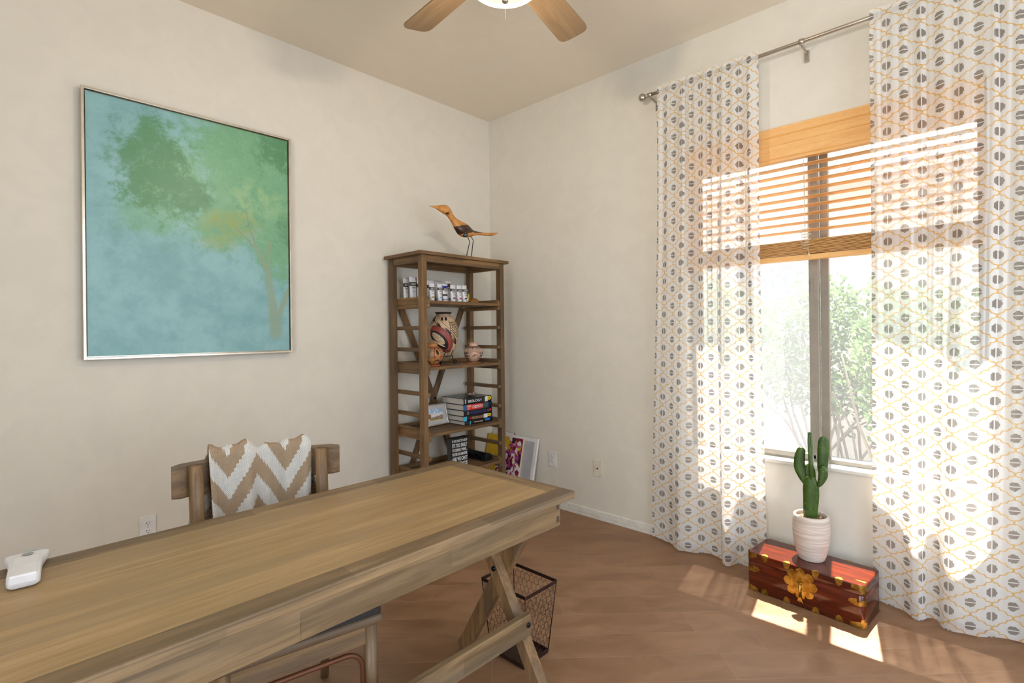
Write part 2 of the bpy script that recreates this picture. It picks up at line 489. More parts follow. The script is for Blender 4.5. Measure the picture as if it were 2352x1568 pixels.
CHAMP = plain('champagne_metal_frame', lin(220, 210, 194), .25, .8)
pr = thing('painting', 'large framed blue green painting of a tree on the wall above the chair', 'painting', (-2.165, 0, 1.20), R(0))
b = B(); x0, x1, z0, z1, fy = -2.648, -1.684, 1.200, 2.462, -.046
b.box(x0+.016, x1-.016, -.036, -.012, z0+.016, z1-.016)
cv = part('canvas', b, painting_mat(), pr)
b = B()
for (a0, a1, c0, c1) in [(x0+.0108, x1-.0108, z0, z0+.011), (x0+.0108, x1-.0108, z1-.011, z1), (x0, x0+.011, z0, z1), (x1-.011, x1, z0, z1)]:
    b.box(a0, a1, fy, -.002, c0, c1, .0015)
b.box(x0+.01, x1-.01, -.01, -.004, z0+.01, z1-.01)
part('frame', b, CHAMP, pr)

# ------------------------------------------------------------------ outlets and wall plate
def outlet(label, M, m=PLATE):
    """M: plate frame, x right, y up, z out of the wall, origin at the plate's centre"""
    r = thing('outlet', label, 'outlet', M.translation, 0, 'duplex outlets')
    b = B(); b.mbox(M @ Matrix.Translation((0, 0, .003)) @ Matrix.Diagonal((.070, .1145, .006, 1)), .0025)
    part('plate', b, m, r)
    for s in (1, -1):
        b = B(); c = [(.0165*math.cos(a), .0145*math.sin(a)+s*.0195) for a in [2*PI*k/24 for k in range(24)]]
        b.prism(c, M @ Matrix.Translation((0, 0, .006)), .0018)
        rc = part('receptacle', b, PLATE, r)
        b = B()
        for dx, hh in ((-.0062, .0075), (.0062, .006)):
            b.mbox(M @ Matrix.Translation((dx, s*.0195+.004, .0079)) @ Matrix.Diagonal((.0022, hh, .0008, 1)))
        b.prism([(.0024*math.cos(a), .0024*math.sin(a)+s*.0195-.0065) for a in [2*PI*k/10 for k in range(10)]], M @ Matrix.Translation((0, 0, .0077)), .0006)
        part('slots', b, DARK, rc)
    b = B(); b.prism([(.0028*math.cos(a), .0028*math.sin(a)) for a in [2*PI*k/12 for k in range(12)]], M @ Matrix.Translation((0, 0, .006)), .001)
    part('screw', b, NICKEL, r)
outlet('white duplex outlet with dark slots low on the wall beside the draped chair', frame((-2.402, -.0005, .357), (1, 0, 0), (0, 0, 1)))
outlet('white duplex outlet low on the window wall beside the leaning canvases', frame((-.0005, -.644, .353), (0, -1, 0), (0, 0, 1)))
M = frame((-.0005, -1.047, .352), (0, -1, 0), (0, 0, 1))
r = thing('coaxial_outlet', 'ivory wall plate with one dark cable jack beside the patterned curtain', 'wall plate', M.translation)
b = B(); b.mbox(M @ Matrix.Translation((0, 0, .003)) @ Matrix.Diagonal((.070, .1145, .006, 1)), .0025); part('plate', b, IVORY, r)
b = B(); b.tube([M @ Vector((0, 0, .006)), M @ Vector((0, 0, .013))], .0045, 12); part('jack', b, BOLT, r)
for s in (1, -1):
    b = B(); b.prism([(.003*math.cos(a), .003*math.sin(a)+s*.042) for a in [2*PI*k/12 for k in range(12)]], M @ Matrix.Translation((0, 0, .006)), .001); part('screw', b, IVORY, r)

# ------------------------------------------------------------------ desk
DX0, DX1, DY0, DY1, DZ = -3.32, -1.585, -2.030, -1.375, .760
dk = thing('desk', 'long weathered wooden desk with planked top and crossed legs', 'desk', ((DX0+DX1)/2, (DY0+DY1)/2, 0), R(-.35))
BR = .066
b = B(); b.box(DX0+BR, DX1-BR, DY0+BR, DY1-BR, DZ-.026, DZ-.0018); part('top_panel', b, TOP, dk)
fr = part('top_border', B().box(DX0, DX1, DY0, DY0+BR-.0012, DZ-.027, DZ, .004), DWX, dk)
part('top_border', B().box(DX0, DX1, DY1-BR+.0012, DY1, DZ-.027, DZ, .004), DWX, dk)
for (xa, xb) in ((DX1-BR+.0012, DX1), (DX0, DX0+BR-.0012)):
    part('top_border', B().box(xa, xb, DY0+BR-.0005, DY1-BR+.0005, DZ-.027, DZ, .003), DWY, dk)
AZ0, AZ1 = .640, DZ-.027
AX0, AX1, AY0, AY1 = DX0+.035, DX1-.032, DY0+.042, DY1-.042
# front apron of joined boards
b = B()
cuts = [AX0, -3.02, -2.51, -2.395, -2.0, -1.80, AX1]
b.box(AX0, AX1, AY0, AY0+.022, AZ0, AZ1, .0015)
b.box(-2.92, -2.40, AY0-.0012, AY0, AZ0+.042, AZ1-.001); b.box(-2.53, -2.531+.0016, AY0-.0008, AY0+.001, AZ0+.001, AZ0+.042)
part('apron', b, DWX, dk)
part('apron', B().box(AX0, AX1, AY1-.022, AY1, AZ0, AZ1, .0015), DWX, dk)
for xa in (AX0, AX1-.022): part('apron', B().box(xa, xa+.022, AY0+.022, AY1-.022, AZ0, AZ1, .0015), DWY, dk)
for zz in (AZ0+.014, AZ0+.058): part('joint_tenon', B().box(AX1-.020, AX1-.006, AY0-.0008, AY0+.002, zz, zz+.02), plain('dark_end_grain', lin(84, 68, 52), .6), dk)
for sx, lx in ((1, -1.62), (-1, -3.30+.03)):
    xa = lx if sx > 0 else lx
    a0, a1 = (-1.617, -1.583) if sx > 0 else (-3.322, -3.288)
    c0, c1 = (-1.660, -1.618) if sx > 0 else (-3.287, -3.245)
    part('leg', B().bar(((a0+a1)/2, -1.462, .003), ((a0+a1)/2, -1.845, AZ0+.004), a1-a0, .058, (1, 0, 0), .003), DWZ, dk)
    part('leg', B().bar(((c0+c1)/2, -1.938, .003), ((c0+c1)/2, -1.560, AZ0+.004), c1-c0, .048, (1, 0, 0), .003), DWZ, dk)
    part('bolt', B().tube([((c0 if sx > 0 else c1)-sx*.006, -1.702, .418), ((c0 if sx > 0 else c1)+sx*.002, -1.702, .418)], .0095, 14), BOLT, dk)
part('stretcher', B().box(-3.30, -1.636, -1.868, -1.842, .224, .300, .003), DWX, dk)
part('bolt', B().tube([(-1.655, -1.872, .266), (-1.655, -1.866, .266)], .009, 14), BOLT, dk)

# ------------------------------------------------------------------ white handheld device on the desk
dv = thing('handheld_device', 'white plastic handheld device with grey oval button lying on the desk', 'gadget', (-2.935, -1.45, DZ), R(-6))
def dev(u, v):      # outline along the length v: narrow front, flared back
    y = -.095+.185*v
    w = .0285+.016*max(0, (v-.45)/.55)**1.6
    h = .030-.006*v+.004*math.sin(v*PI)
    return w, y, h
b = B(); sec = 20; rings = []
for j in range(15):
    v = j/14; w, y, h = dev(0, v); e = 1. if 0 < j < 14 else .82
    ring = []
    for k in range(sec):
        a = 2*PI*k/sec; ca, sa = math.cos(a), math.sin(a)
        p = .38
        ring.append((math.copysign(abs(ca)**p, ca)*w*e, y, h*(.5+.5*math.copysign(abs(sa)**p, sa)*(e if e < 1 else 1))+.0005))
    rings.append(ring)
vs = [p for r_ in rings for p in r_]
fs = [(i*sec+k, i*sec+(k+1) % sec, (i+1)*sec+(k+1) % sec, (i+1)*sec+k) for i in range(14) for k in range(sec)]
fs += [tuple(range(sec-1, -1, -1)), tuple(14*sec+k for k in range(sec))]
b.add(vs, fs, 0, True); part('body', b, plain('white_gloss_plastic', lin(232, 232, 236), .28), dv, local=True)
b = B(); b.box(-.0235, .0235, -.097, .03, .010, .0325, .004); part('front_cover', b, plain('white_gloss_plastic', lin(232, 232, 236), .28), dv, local=True)
b = B(); b.ball((.002, .045, .0315), (.011, .008, .0022)); part('button', b, plain('grey_button', lin(150, 145, 140), .4), dv, 'grey oval button', True)
b = B(); b.prism([(-.013, .060), (.002, .058), (.012, .074), (.017, .088), (-.006, .086)], Matrix.Translation((0, 0, .0243)) @ Matrix.Rotation(R(-1.5), 4, 'X'), .0028); part('sticker', b, plain('pale_blue_patch', lin(140, 178, 200), .4), dv, 'pale blue patch', True)

# ------------------------------------------------------------------ chair
CR = Matrix.Translation((-2.342, -1.425, 0)) @ Matrix.Rotation(R(-10.6), 4, 'Z')
ch = thing('desk_chair', 'weathered wooden chair with dark seat pushed under the desk', 'chair', (-2.342, -1.425, 0), R(-10.6))
DARKCLOTH = T('charcoal_seat_cloth', .85, spec=.2)
_o = DARKCLOTH.obj(); _n = DARKCLOTH.noise(DARKCLOTH.comb(*_o), 220., 2.)
DARKCLOTH.set('Base Color', DARKCLOTH.mix(_n, lin(44, 42, 42), lin(66, 63, 61))); DARKCLOTH.bump(_n, .3, .001)
def board(u, v, th):
    x = -.274+.548*u
    y = .318-.055*(x/.274)**2
    z = .768+.112*v
    return Vector((x, y+th, z))
b = B(); N = 24; prof = [(-.013, .006), (-.010, .0), (.010, .0), (.013, .006), (.013, .106), (.010, .112), (-.010, .112), (-.013, .106)]
vs = []
for i in range(N+1):
    x = -.274+.548*i/N; e = .0 if 0 < i < N else .004
    for (dy, dz) in prof: vs.append((x, .318-.055*(x/.274)**2+dy*(1-e*60), .768+e+dz*(1-2*e/.112)))
n = len(prof)
b.add(vs, [(i*n+k, i*n+(k+1) % n, (i+1)*n+(k+1) % n, (i+1)*n+k) for i in range(N) for k in range(n)]+[tuple(range(n-1, -1, -1)), tuple(N*n+k for k in range(n))])
part('backrest', b, CWX, ch, local=True)
for s in (-1, 1):
    b = B(); b.tube([(s*.205, .262, .873), (s*.205, .262, .868), (s*.203, .236, .66), (s*.200, .215, .46), (s*.205, .225, .25), (s*.21, .26, .003)], [.020, .0225, .0225, .0225, .020, .015], 14)
    part('leg', b, CWZ, ch, local=True)
    b = B(); b.tube([(s*.195, -.262, .452), (s*.198, -.266, .25), (s*.202, -.275, .003)], [.021, .019, .014], 14); part('leg', b, CWZ, ch, local=True)
b = B(); b.box(-.225, .225, -.30, .215, .450, .478, .012, seg=4); part('seat', b, CWX, ch, local=True)
b = B(); b.box(-.221, .221, -.294, .205, .470, .503, .012, seg=3); part('cushion', b, DARKCLOTH.mat, ch, 'charcoal seat pad', True)
b = B(); b.box(-.18, .18, -.272, -.252, .388, .451, .002); part('apron', b, CWX, ch, local=True)
b = B(); b.box(-.18, .18, .20, .22, .39, .451, .002); part('apron', b, CWX, ch, local=True)
for s in (-1, 1): part('apron', B().box(s*.195-.009, s*.195+.009, -.25, .20, .39, .451, .002), CWX, ch, local=True)
RUST = plain('copper_rod', lin(112, 68, 42), .5, .35)
pts = [(.172, -.262, .10)]+[(.172, -.262, .20), (.172, -.262, .31)]+[(.122+.05*math.cos(a), -.262, .318+.05*math.sin(a)) for a in [R(q) for q in (15, 35, 55, 75, 90)]]
pts += [(-p[0], p[1], p[2]) for p in reversed(pts)]
b = B(); b.tube(pts, .0075, 10); part('brace', b, RUST, ch, 'rust coloured bent rod', True)

# knitted throw over the chair's back
def knit_mat():
    t = T('chevron_knit', .9, spec=.1); u, v = t.uv()
    tri = (u/.225+.70).frac(); tri = (tri-.5).abs()*2
    n = t.noise(t.comb(u*1., v*1., 0.), 60., 2.)
    jag = ((u/.011).frac()-.5)*.010
    f = (v+tri*.150+jag+(n-.5)*.008)/.148
    band = f.frac().gt(.5)
    c = t.mix(band, lin(232, 230, 226), lin(184, 160, 134))
    st = (u*2*PI/.0075).sin()*(v*2*PI/.006+(u*2*PI/.0075).cos()*1.2).sin()
    c = t.mix(st.smooth(-.2, -.9)*.55, c, lin(132, 112, 92))
    t.set('Base Color', c); t.bump(st, .8, .0022); return t.mat
def throw_pt(u, v):
    """u across, v along the cloth: 0 front hem .. 1 back hem"""
    L = .30+.012+.03+.012+.38
    s = v*L; x0 = (u-.5)
    fold = .013*math.sin(u*17+1+1.5*math.sin(u*5))+.009*math.sin(u*33+2.2)+.007*math.sin(u*7)+.016
    fold = max(fold, -.002)
    if s < .30:                       # front, hanging towards the seat
        z = .886-(.30-s)*1.0; hang = (.30-s)/.30
        x = x0*(.338-.02*hang)+.004; y = .318-.055*(x/.274)**2-.019-fold*(.45+1.1*hang)-.012*hang
    elif s < .354:
        k = (s-.30)/.054; a = PI*k
        x = x0*.338+.004; yc = .318-.055*(x/.274)**2
        z = .886+.014*math.sin(a)+max(0, fold)*.9*math.sin(a); y = yc-.019*math.cos(a)-fold*.45*(1-k)
    else:
        d = s-.354; hang = d/.38
        z = .886-d; x = x0*(.338+.17*hang)-.008*hang; y = .318-.055*(x/.274)**2+.019+fold*(.3+1.*hang)+.01*hang
    return CR @ Vector((x, y, z+.004*math.sin(u*13)))
b = B(); b.grid(throw_pt, 90, 90, lambda u, v: (u*.40, v*.734))
th = solo('throw_blanket', b, knit_mat(), 'beige and white zigzag knitted throw draped over the chair back', 'blanket', (-2.29, -1.13, .86))
md = th.modifiers.new('thickness', 'SOLIDIFY'); md.thickness = .005; md.offset = 0

# ------------------------------------------------------------------ bookcase
bc = thing('bookcase', 'tall open wooden bookcase with rung sides standing in the corner', 'bookcase', (-.64, -.225, 0))
part('top', B().box(-1.041, -.233, -.434, -.022, 1.808, 1.830, .003), BWX, bc)
PXL, PXR, PYF, PYB = (-1.012, -.974), (-.306, -.268), (-.415, -.370), (-.080, -.035)
for px in (PXL, PXR):
    for py in (PYF, PYB): part('post', B().box(px[0], px[1], py[0], py[1], .0, 1.808, .002), BWZ, bc)
part('top_rail', B().box(-.974, -.306, -.411, -.391, 1.765, 1.808, .0015), BWX, bc)
part('top_rail', B().box(-.974, -.306, -.060, -.040, 1.765, 1.808, .0015), BWX, bc)
for px in (PXL, PXR): part('top_rail', B().box(px[0]+.008, px[1]-.008, -.37, -.08, 1.765, 1.808, .0015), BWY, bc)
SH = [1.515, 1.083, .650, .365]
for zt in SH:
    sh = part('shelf', B().box(-.950, -.330, -.415, -.058, zt-.020, zt, .002), BWX, bc)
    for xa, xb in ((-.973, -.951), (-.329, -.307)):
        b = B(); y0, y1 = -.412, -.058
        poly = [(y0, zt-.021), (y1, zt-.021), (y1, zt+.026), (y0+.018, zt+.026), (y0+.004, zt+.014), (y0, zt+.004)]
        b.prism(poly, frame((xa, 0, 0), (0, 1, 0), (0, 0, 1)), xb-xa); part('curb', b, BWY, sh)
    part('curb', B().box(-.950, -.330, -.076, -.058, zt, zt+.026, .002), BWX, sh)
for zc in (1.480, 1.338, 1.195, 1.048, .905, .764, .616, .490, .332, .18):
    for xa, xb in ((-.974, -.950), (-.330, -.306)):
        part('rung', B().box(xa, xb, -.413, -.040, zc-.013, zc+.013, .004), BWY, bc)
        if zc < 1.4 and zc > .3 and zc not in (1.048, .616, .332):
            pass
b = B(); b.bar((-.905, -.030, 1.476), (-.37, -.030, .19), .042, .016, (1, 0, 0), .001); part('cross_brace', b, BWZ, bc)
b = B(); b.bar((-.330, -.016, 1.492), (-.895, -.016, .19), .042, .012, (1, 0, 0), .001); part('cross_brace', b, BWZ, bc)
part('bolt', B().tube([(-.6275, -.045, .822), (-.6275, -.038, .822)], .009, 12), BOLT, bc)

# ------------------------------------------------------------------ bird on the bookcase
def bird_mat():
    t = T('carved_bird_wood', .35, spec=.5); x, y, z = t.obj()      # origin under the breast
    n = t.noise(t.comb(x*1., y*1., z*1.), 30., 4., .6, .6); st = t.noise(t.comb(x*1.+z*1., y*1., x*.3-z*.3), 120., 3., .6)
    c = t.mix(n.smooth(.3, .7), lin(176, 112, 50), lin(206, 146, 78))
    # dark saddle over the back and breast
    w_ = (n-.5)*.012
    saddle = (z-(.199+(x+.113)*.235)+w_).smooth(.002, -.003)*(z-(.146+(x+.072)*.27)+w_).smooth(-.001, .004)*x.smooth(.085, .07)
    rim = (z-(.187+(x-.135)*.15)+w_*.3).smooth(-.001, .002)*x.smooth(.045, .07)
    c = t.mix(saddle.max(rim), c, t.mix(st.smooth(.48, .68), lin(44, 27, 20), lin(124, 88, 60)))
    ex = x+.028; ez = z-.149
    eye = ((ex*ex*.75+ez*ez*1.6).sqrt()+(n-.5)*.004)
    c = t.mix(eye.smooth(.0175, .0150), c, lin(30, 22, 18)); c = t.mix(eye.smooth(.0095, .0075), c, lin(84, 146, 156))
    crest = (st*1.+((x+z)*2*PI/.010).sin()*.12).smooth(.47, .56)*(z-(.312-(x+.155)*1.05)).abs().smooth(.011, .007)*(x+.155).abs().smooth(.036, .026)
    c = t.mix(crest*.9, c, lin(48, 30, 16))
    tx_ = x+.181; tz_ = z-.276
    thr = (tx_*tx_+tz_*tz_*4.).sqrt().smooth(.0145, .010)
    c = t.mix(thr, c, lin(46, 22, 12)); t.set('Base Color', c); return t.mat
bd = thing('bird_figurine', 'carved wooden bird with thin wire legs standing on the bookcase', 'figurine', (-.60, -.38, 1.830))
SP = [(-.923, 2.133, .0014), (-.900, 2.135, .005), (-.877, 2.136, .0083), (-.842, 2.134, .0175), (-.806, 2.133, .0295), (-.781, 2.129, .032), (-.760, 2.116, .0276), (-.742, 2.096, .0235), (-.713, 2.069, .0262), (-.680, 2.043, .0387), (-.642, 2.021, .050), (-.600, 2.012, .0455), (-.561, 2.007, .0304), (-.529, 2.008, .0179), (-.465, 2.011, .0110), (-.382, 2.017, .0122), (-.330, 2.027, .0095), (-.293, 2.039, .0022)]
def smooth_spine(pts, k=4):
    out = []
    for i in range(len(pts)-1):
        p0, p1, p2, p3 = pts[max(i-1, 0)], pts[i], pts[i+1], pts[min(i+2, len(pts)-1)]
        for j in range(k):
            t = j/k
            out.append(tuple(.5*((2*b_)+(-a+c)*t+(2*a-5*b_+4*c-d)*t*t+(-a+3*b_-3*c+d)*t**3) for a, b_, c, d in zip(p0, p1, p2, p3)))
    out.append(pts[-1]); return out
S = smooth_spine(SP); b = B(); n = 16; vs = []
for i, (x, z, r_) in enumerate(S):
    q0, q1 = S[max(i-1, 0)], S[min(i+1, len(S)-1)]
    d = Vector((q1[0]-q0[0], 0, q1[1]-q0[1])).normalized(); up = Vector((-d.z, 0, d.x))
    ry = r_*(.72 if x < -.5 else 1.25); r_ = max(r_, .001)
    for k in range(n):
        a = 2*PI*k/n; vs.append(Vector((x, -.38, z))+up*r_*math.cos(a)+Vector((0, 1, 0))*ry*math.sin(a))
b.add(vs, [(i*n+k, i*n+(k+1) % n, (i+1)*n+(k+1) % n, (i+1)*n+k) for i in range(len(S)-1) for k in range(n)]+[tuple(range(n-1, -1, -1)), tuple((len(S)-1)*n+k for k in range(n))], 0, True)
part('body', b, bird_mat(), bd)
for dy, L in ((-.012, [(-.601, 1.972), (-.582, 1.938), (-.613, 1.834)]), (.010, [(-.559, 1.990), (-.528, 1.958), (-.549, 1.834)])):
    b = B(); b.tube([(x, -.38+dy, z) for x, z in L], .0028, 8)
    b.tube([(L[2][0], -.38+dy, 1.830), (L[2][0], -.38+dy, 1.8335)], [.018, .014], 14)
    part('leg', b, plain('black_wire', lin(28, 25, 24), .4, .5), bd)

# ------------------------------------------------------------------ paint tubes
TUBE = plain('white_tube_plastic', lin(222, 222, 228), .4)
TUBEG = plain('grey_tube_plastic', lin(190, 188, 190), .4)
BAND = plain('black_label', lin(22, 22, 24), .4)
LET = plain('pale_lettering', lin(214, 212, 206), .5)
def paint_tube(label, x, y, w, h, swatch, band=BAND, body=TUBE, tilt=0., rz=0., extra=None, bandtop=None):
    r = thing('paint_tube', label, 'paint tube', (x, y, SH[0]), R(rz), 'paint tubes on the top shelf')
    r.rotation_euler = (R(tilt), 0, R(rz))
    b = B(); n = 20; vs = []; rows = 12
    def sec(t): return w*.40+(w*.5-w*.40)*t, w*.36*(1-t)**.9+.0012      # half width, half depth
    for j in range(rows+1):
        t = j/rows; z = .016+(h-.016)*t; hw, hd = sec(t)
        for k in range(n):
            a = 2*PI*k/n; vs.append((hw*math.cos(a), hd*math.sin(a), z))
    b.add(vs, [(j*n+k, j*n+(k+1) % n, (j+1)*n+(k+1) % n, (j+1)*n+k) for j in range(rows) for k in range(n)]+[tuple(range(n-1, -1, -1)), tuple(rows*n+k for k in range(n))], 0, True)
    bd_ = part('body', b, body, r, local=True)
    b = B(); b.tube([(0, 0, .0005), (0, 0, .0165)], [w*.37, w*.37], 20); part('cap', b, body, r, local=True)
    def patch(z0, z1, mat, nm, dx0=-1., dx1=1., lift=.0006):
        b = B()
        def f(u, v):
            z = z0+(z1-z0)*v; t = (z-.016)/(h-.016); hw, hd = sec(t)
            a = -PI/2+(dx0+(dx1-dx0)*u)*PI/2
            return ((hw+lift)*math.cos(a), (hd+lift)*math.sin(a), z)
        b.grid(f, 10, 3); return part(nm, b, mat, r, local=True)
    zb0, zb1 = h*.62, h*.77
    bp = patch(zb0, zb1, band, 'label_band')
    tz = (zb0+zb1)/2; hw, hd = sec((tz-.016)/(h-.016))
    part('lettering', text_mesh('BASICS', w*.62, h*.075, frame((-w*.31, -hd-.0012, tz-h*.037), (1, 0, 0), (0, 0, 1)), .01, .0005), LET, bp, local=True)
    if bandtop: patch(zb1, zb1+h*.12, bandtop, 'colour_band')
    b = B()
    for q, ww in ((.56, .52), (.525, .44), (.44, .5), (.41, .4), (.38, .46)):
        z = h*q; hw, hd = sec((z-.016)/(h-.016)); b.box(-w*ww/2, w*ww/2, -hd-.0012, -hd+.0004, z, z+h*(.020 if q > .5 else .008))
    part('small_print', b, plain('small_print_grey', lin(110, 108, 110), .6), bd_, local=True)
    if swatch: patch(.022, .022+h*.075, plain('swatch_'+swatch[0], swatch[1], .4), 'colour_swatch', -.35, .65)
    b = B(); b.tube([(0, -.0026, h*.955), (0, .0026, h*.955)], w*.045, 10); part('hang_hole', b, DARK, bd_, local=True)
    if extra: extra(r, w, h, patch)
    return r
OCHRE = ('ochre', lin(150, 112, 30)); CYAN = ('cyan', lin(60, 170, 210)); PURP = ('purple', lin(82, 50, 140)); MAG = ('magenta', lin(196, 30, 110)); DKB = ('umber', lin(50, 28, 30)); BRZ = ('bronze', lin(120, 96, 30)); TAN = ('tan', lin(176, 128, 78)); OLV = ('olive', lin(70, 76, 44)); MAR = ('maroon', lin(92, 30, 50))
yf, yb = -.345, -.255
paint_tube('white paint tube with ochre swatch, just right of the front bookcase post', -.882, yf, .046, .122, OCHRE)
paint_tube('white paint tube half hidden behind the ochre tube, bronze swatch', -.842, yf+.052, .044, .122, BRZ)
paint_tube('white paint tube with cyan swatch beside the blue topped tube', -.826, yf-.012, .039, .119, CYAN)
def stripe(r, w, h, patch):
    patch(h*.30, h*.42, plain('label_grey_dark', lin(60, 58, 62), .5), 'label_stripe'); patch(h*.10, h*.13, plain('swatch_purple', PURP[1], .4), 'colour_stripe')
paint_tube('paint tube with bright blue band above the black one', -.779, yf-.010, .045, .121, None, bandtop=plain('blue_label', lin(38, 44, 150), .4), extra=stripe)
paint_tube('white paint tube with purple swatch in front of the maroon banded tube', -.708, yf-.008, .046, .118, PURP)
paint_tube('white paint tube with magenta swatch, second from the glass bottle', -.650, yf-.008, .045, .119, MAG)
paint_tube('white paint tube with dark brown swatch next to the glass bottle', -.602, yf-.008, .042, .120, DKB)
paint_tube('tall back row paint tube with dark green band, behind the ochre tube', -.797, yb+.04, .062, .157, OLV, band=plain('dark_green_label', lin(40, 50, 36), .5))
paint_tube('tall plain greyish paint tube behind the cyan and blue tubes', -.722, yb+.045, .062, .156, None, band=TUBEG, body=TUBEG)
paint_tube('tall paint tube with maroon band behind the purple swatch tube', -.650, yb+.02, .055, .155, MAR, bandtop=plain('maroon_label', lin(82, 36, 54), .5))
paint_tube('paint tube mostly hidden behind the front bookcase post', -.868, yb+.06, .050, .165, None)
def pink(r, w, h, patch): patch(h*.84, h*.97, plain('pink_mark', lin(206, 70, 130), .4), 'pink_mark', .45, 1.0)
paint_tube('round topped white paint tube farthest towards the wall side post', -.926, -.115, .046, .172, TAN)
paint_tube('largest white paint tube with a pink mark on its top corner', -.918, -.185, .058, .176, None, extra=pink)
paint_tube('grey paint tube with tan swatch behind the pink marked tube', -.868, -.130, .050, .172, TAN, body=TUBEG)
def yband(r, w, h, patch): patch(h*.28, h*.36, BAND, 'label_stripe')
paint_tube('narrow paint tube with yellow band beside the front bookcase post', -.842, -.165, .040, .165, None, bandtop=plain('yellow_label', lin(226, 178, 20), .4), extra=yband)
# glass bottle and sponge
r = thing('glass_bottle', 'small clear glass bottle with pink and yellow contents beside the sponge', 'bottle', (-.545, -.315, SH[0]))
b = B(); b.lathe([(0, .001), (.018, .001), (.019, .006), (.019, .062), (.010, .078), (.0085, .100), (.010, .102)], (0, 0, 0), 20); part('body', b, BOTTLE, r, local=True)
b = B(); b.tube([(-.006, -.004, .004), (-.006, -.004, .050)], .008, 10); part('contents', b, plain('coral_stick', lin(226, 140, 116), .5), r, 'coral pink contents', True)
b = B(); b.tube([(.009, -.008, .014), (.010, -.006, .066)], .006, 10); part('contents', b, plain('yellow_stick', lin(226, 214, 30), .5), r, 'bright yellow contents', True)
def sponge_mat():
    t = T('sponge_brown', .95, spec=.1); x, y, z = t.obj(); v = t.comb(x*1., y*1., z*1.)
    d = V(t, t.voro(v, 190.)); n = t.noise(v, 60., 3.)
    t.set('Base Color', t.mix(d.smooth(.25, .55), lin(78, 48, 22), t.mix(n, lin(146, 98, 52), lin(172, 122, 70)))); t.bump(d, .8, .004); return t.mat
b = B()
def sp(u, v):
    th_, ph = 2*PI*u, PI*(.5-.5*v*1.0)
    x, y, z = math.cos(th_)*math.cos(PI/2*v), math.sin(th_)*math.cos(PI/2*v), math.sin(PI/2*v)
    k = 1+.10*noise.noise(Vector((x*2.2, y*2.2, z*2.2+3)))+.05*noise.noise(Vector((x*6, y*6, z*6)))
    return (-.497+x*.042*k, -.335+y*.030*k, SH[0]+.0006+z*.034*k)
b.grid(sp, 30, 12); b.add([sp(k/30, 0) for k in range(30)], [tuple(range(29, -1, -1))])
solo('sponge', b, sponge_mat(), 'brown natural sponge at the end of the paint tube row', 'sponge', (-.497, -.335, SH[0]))

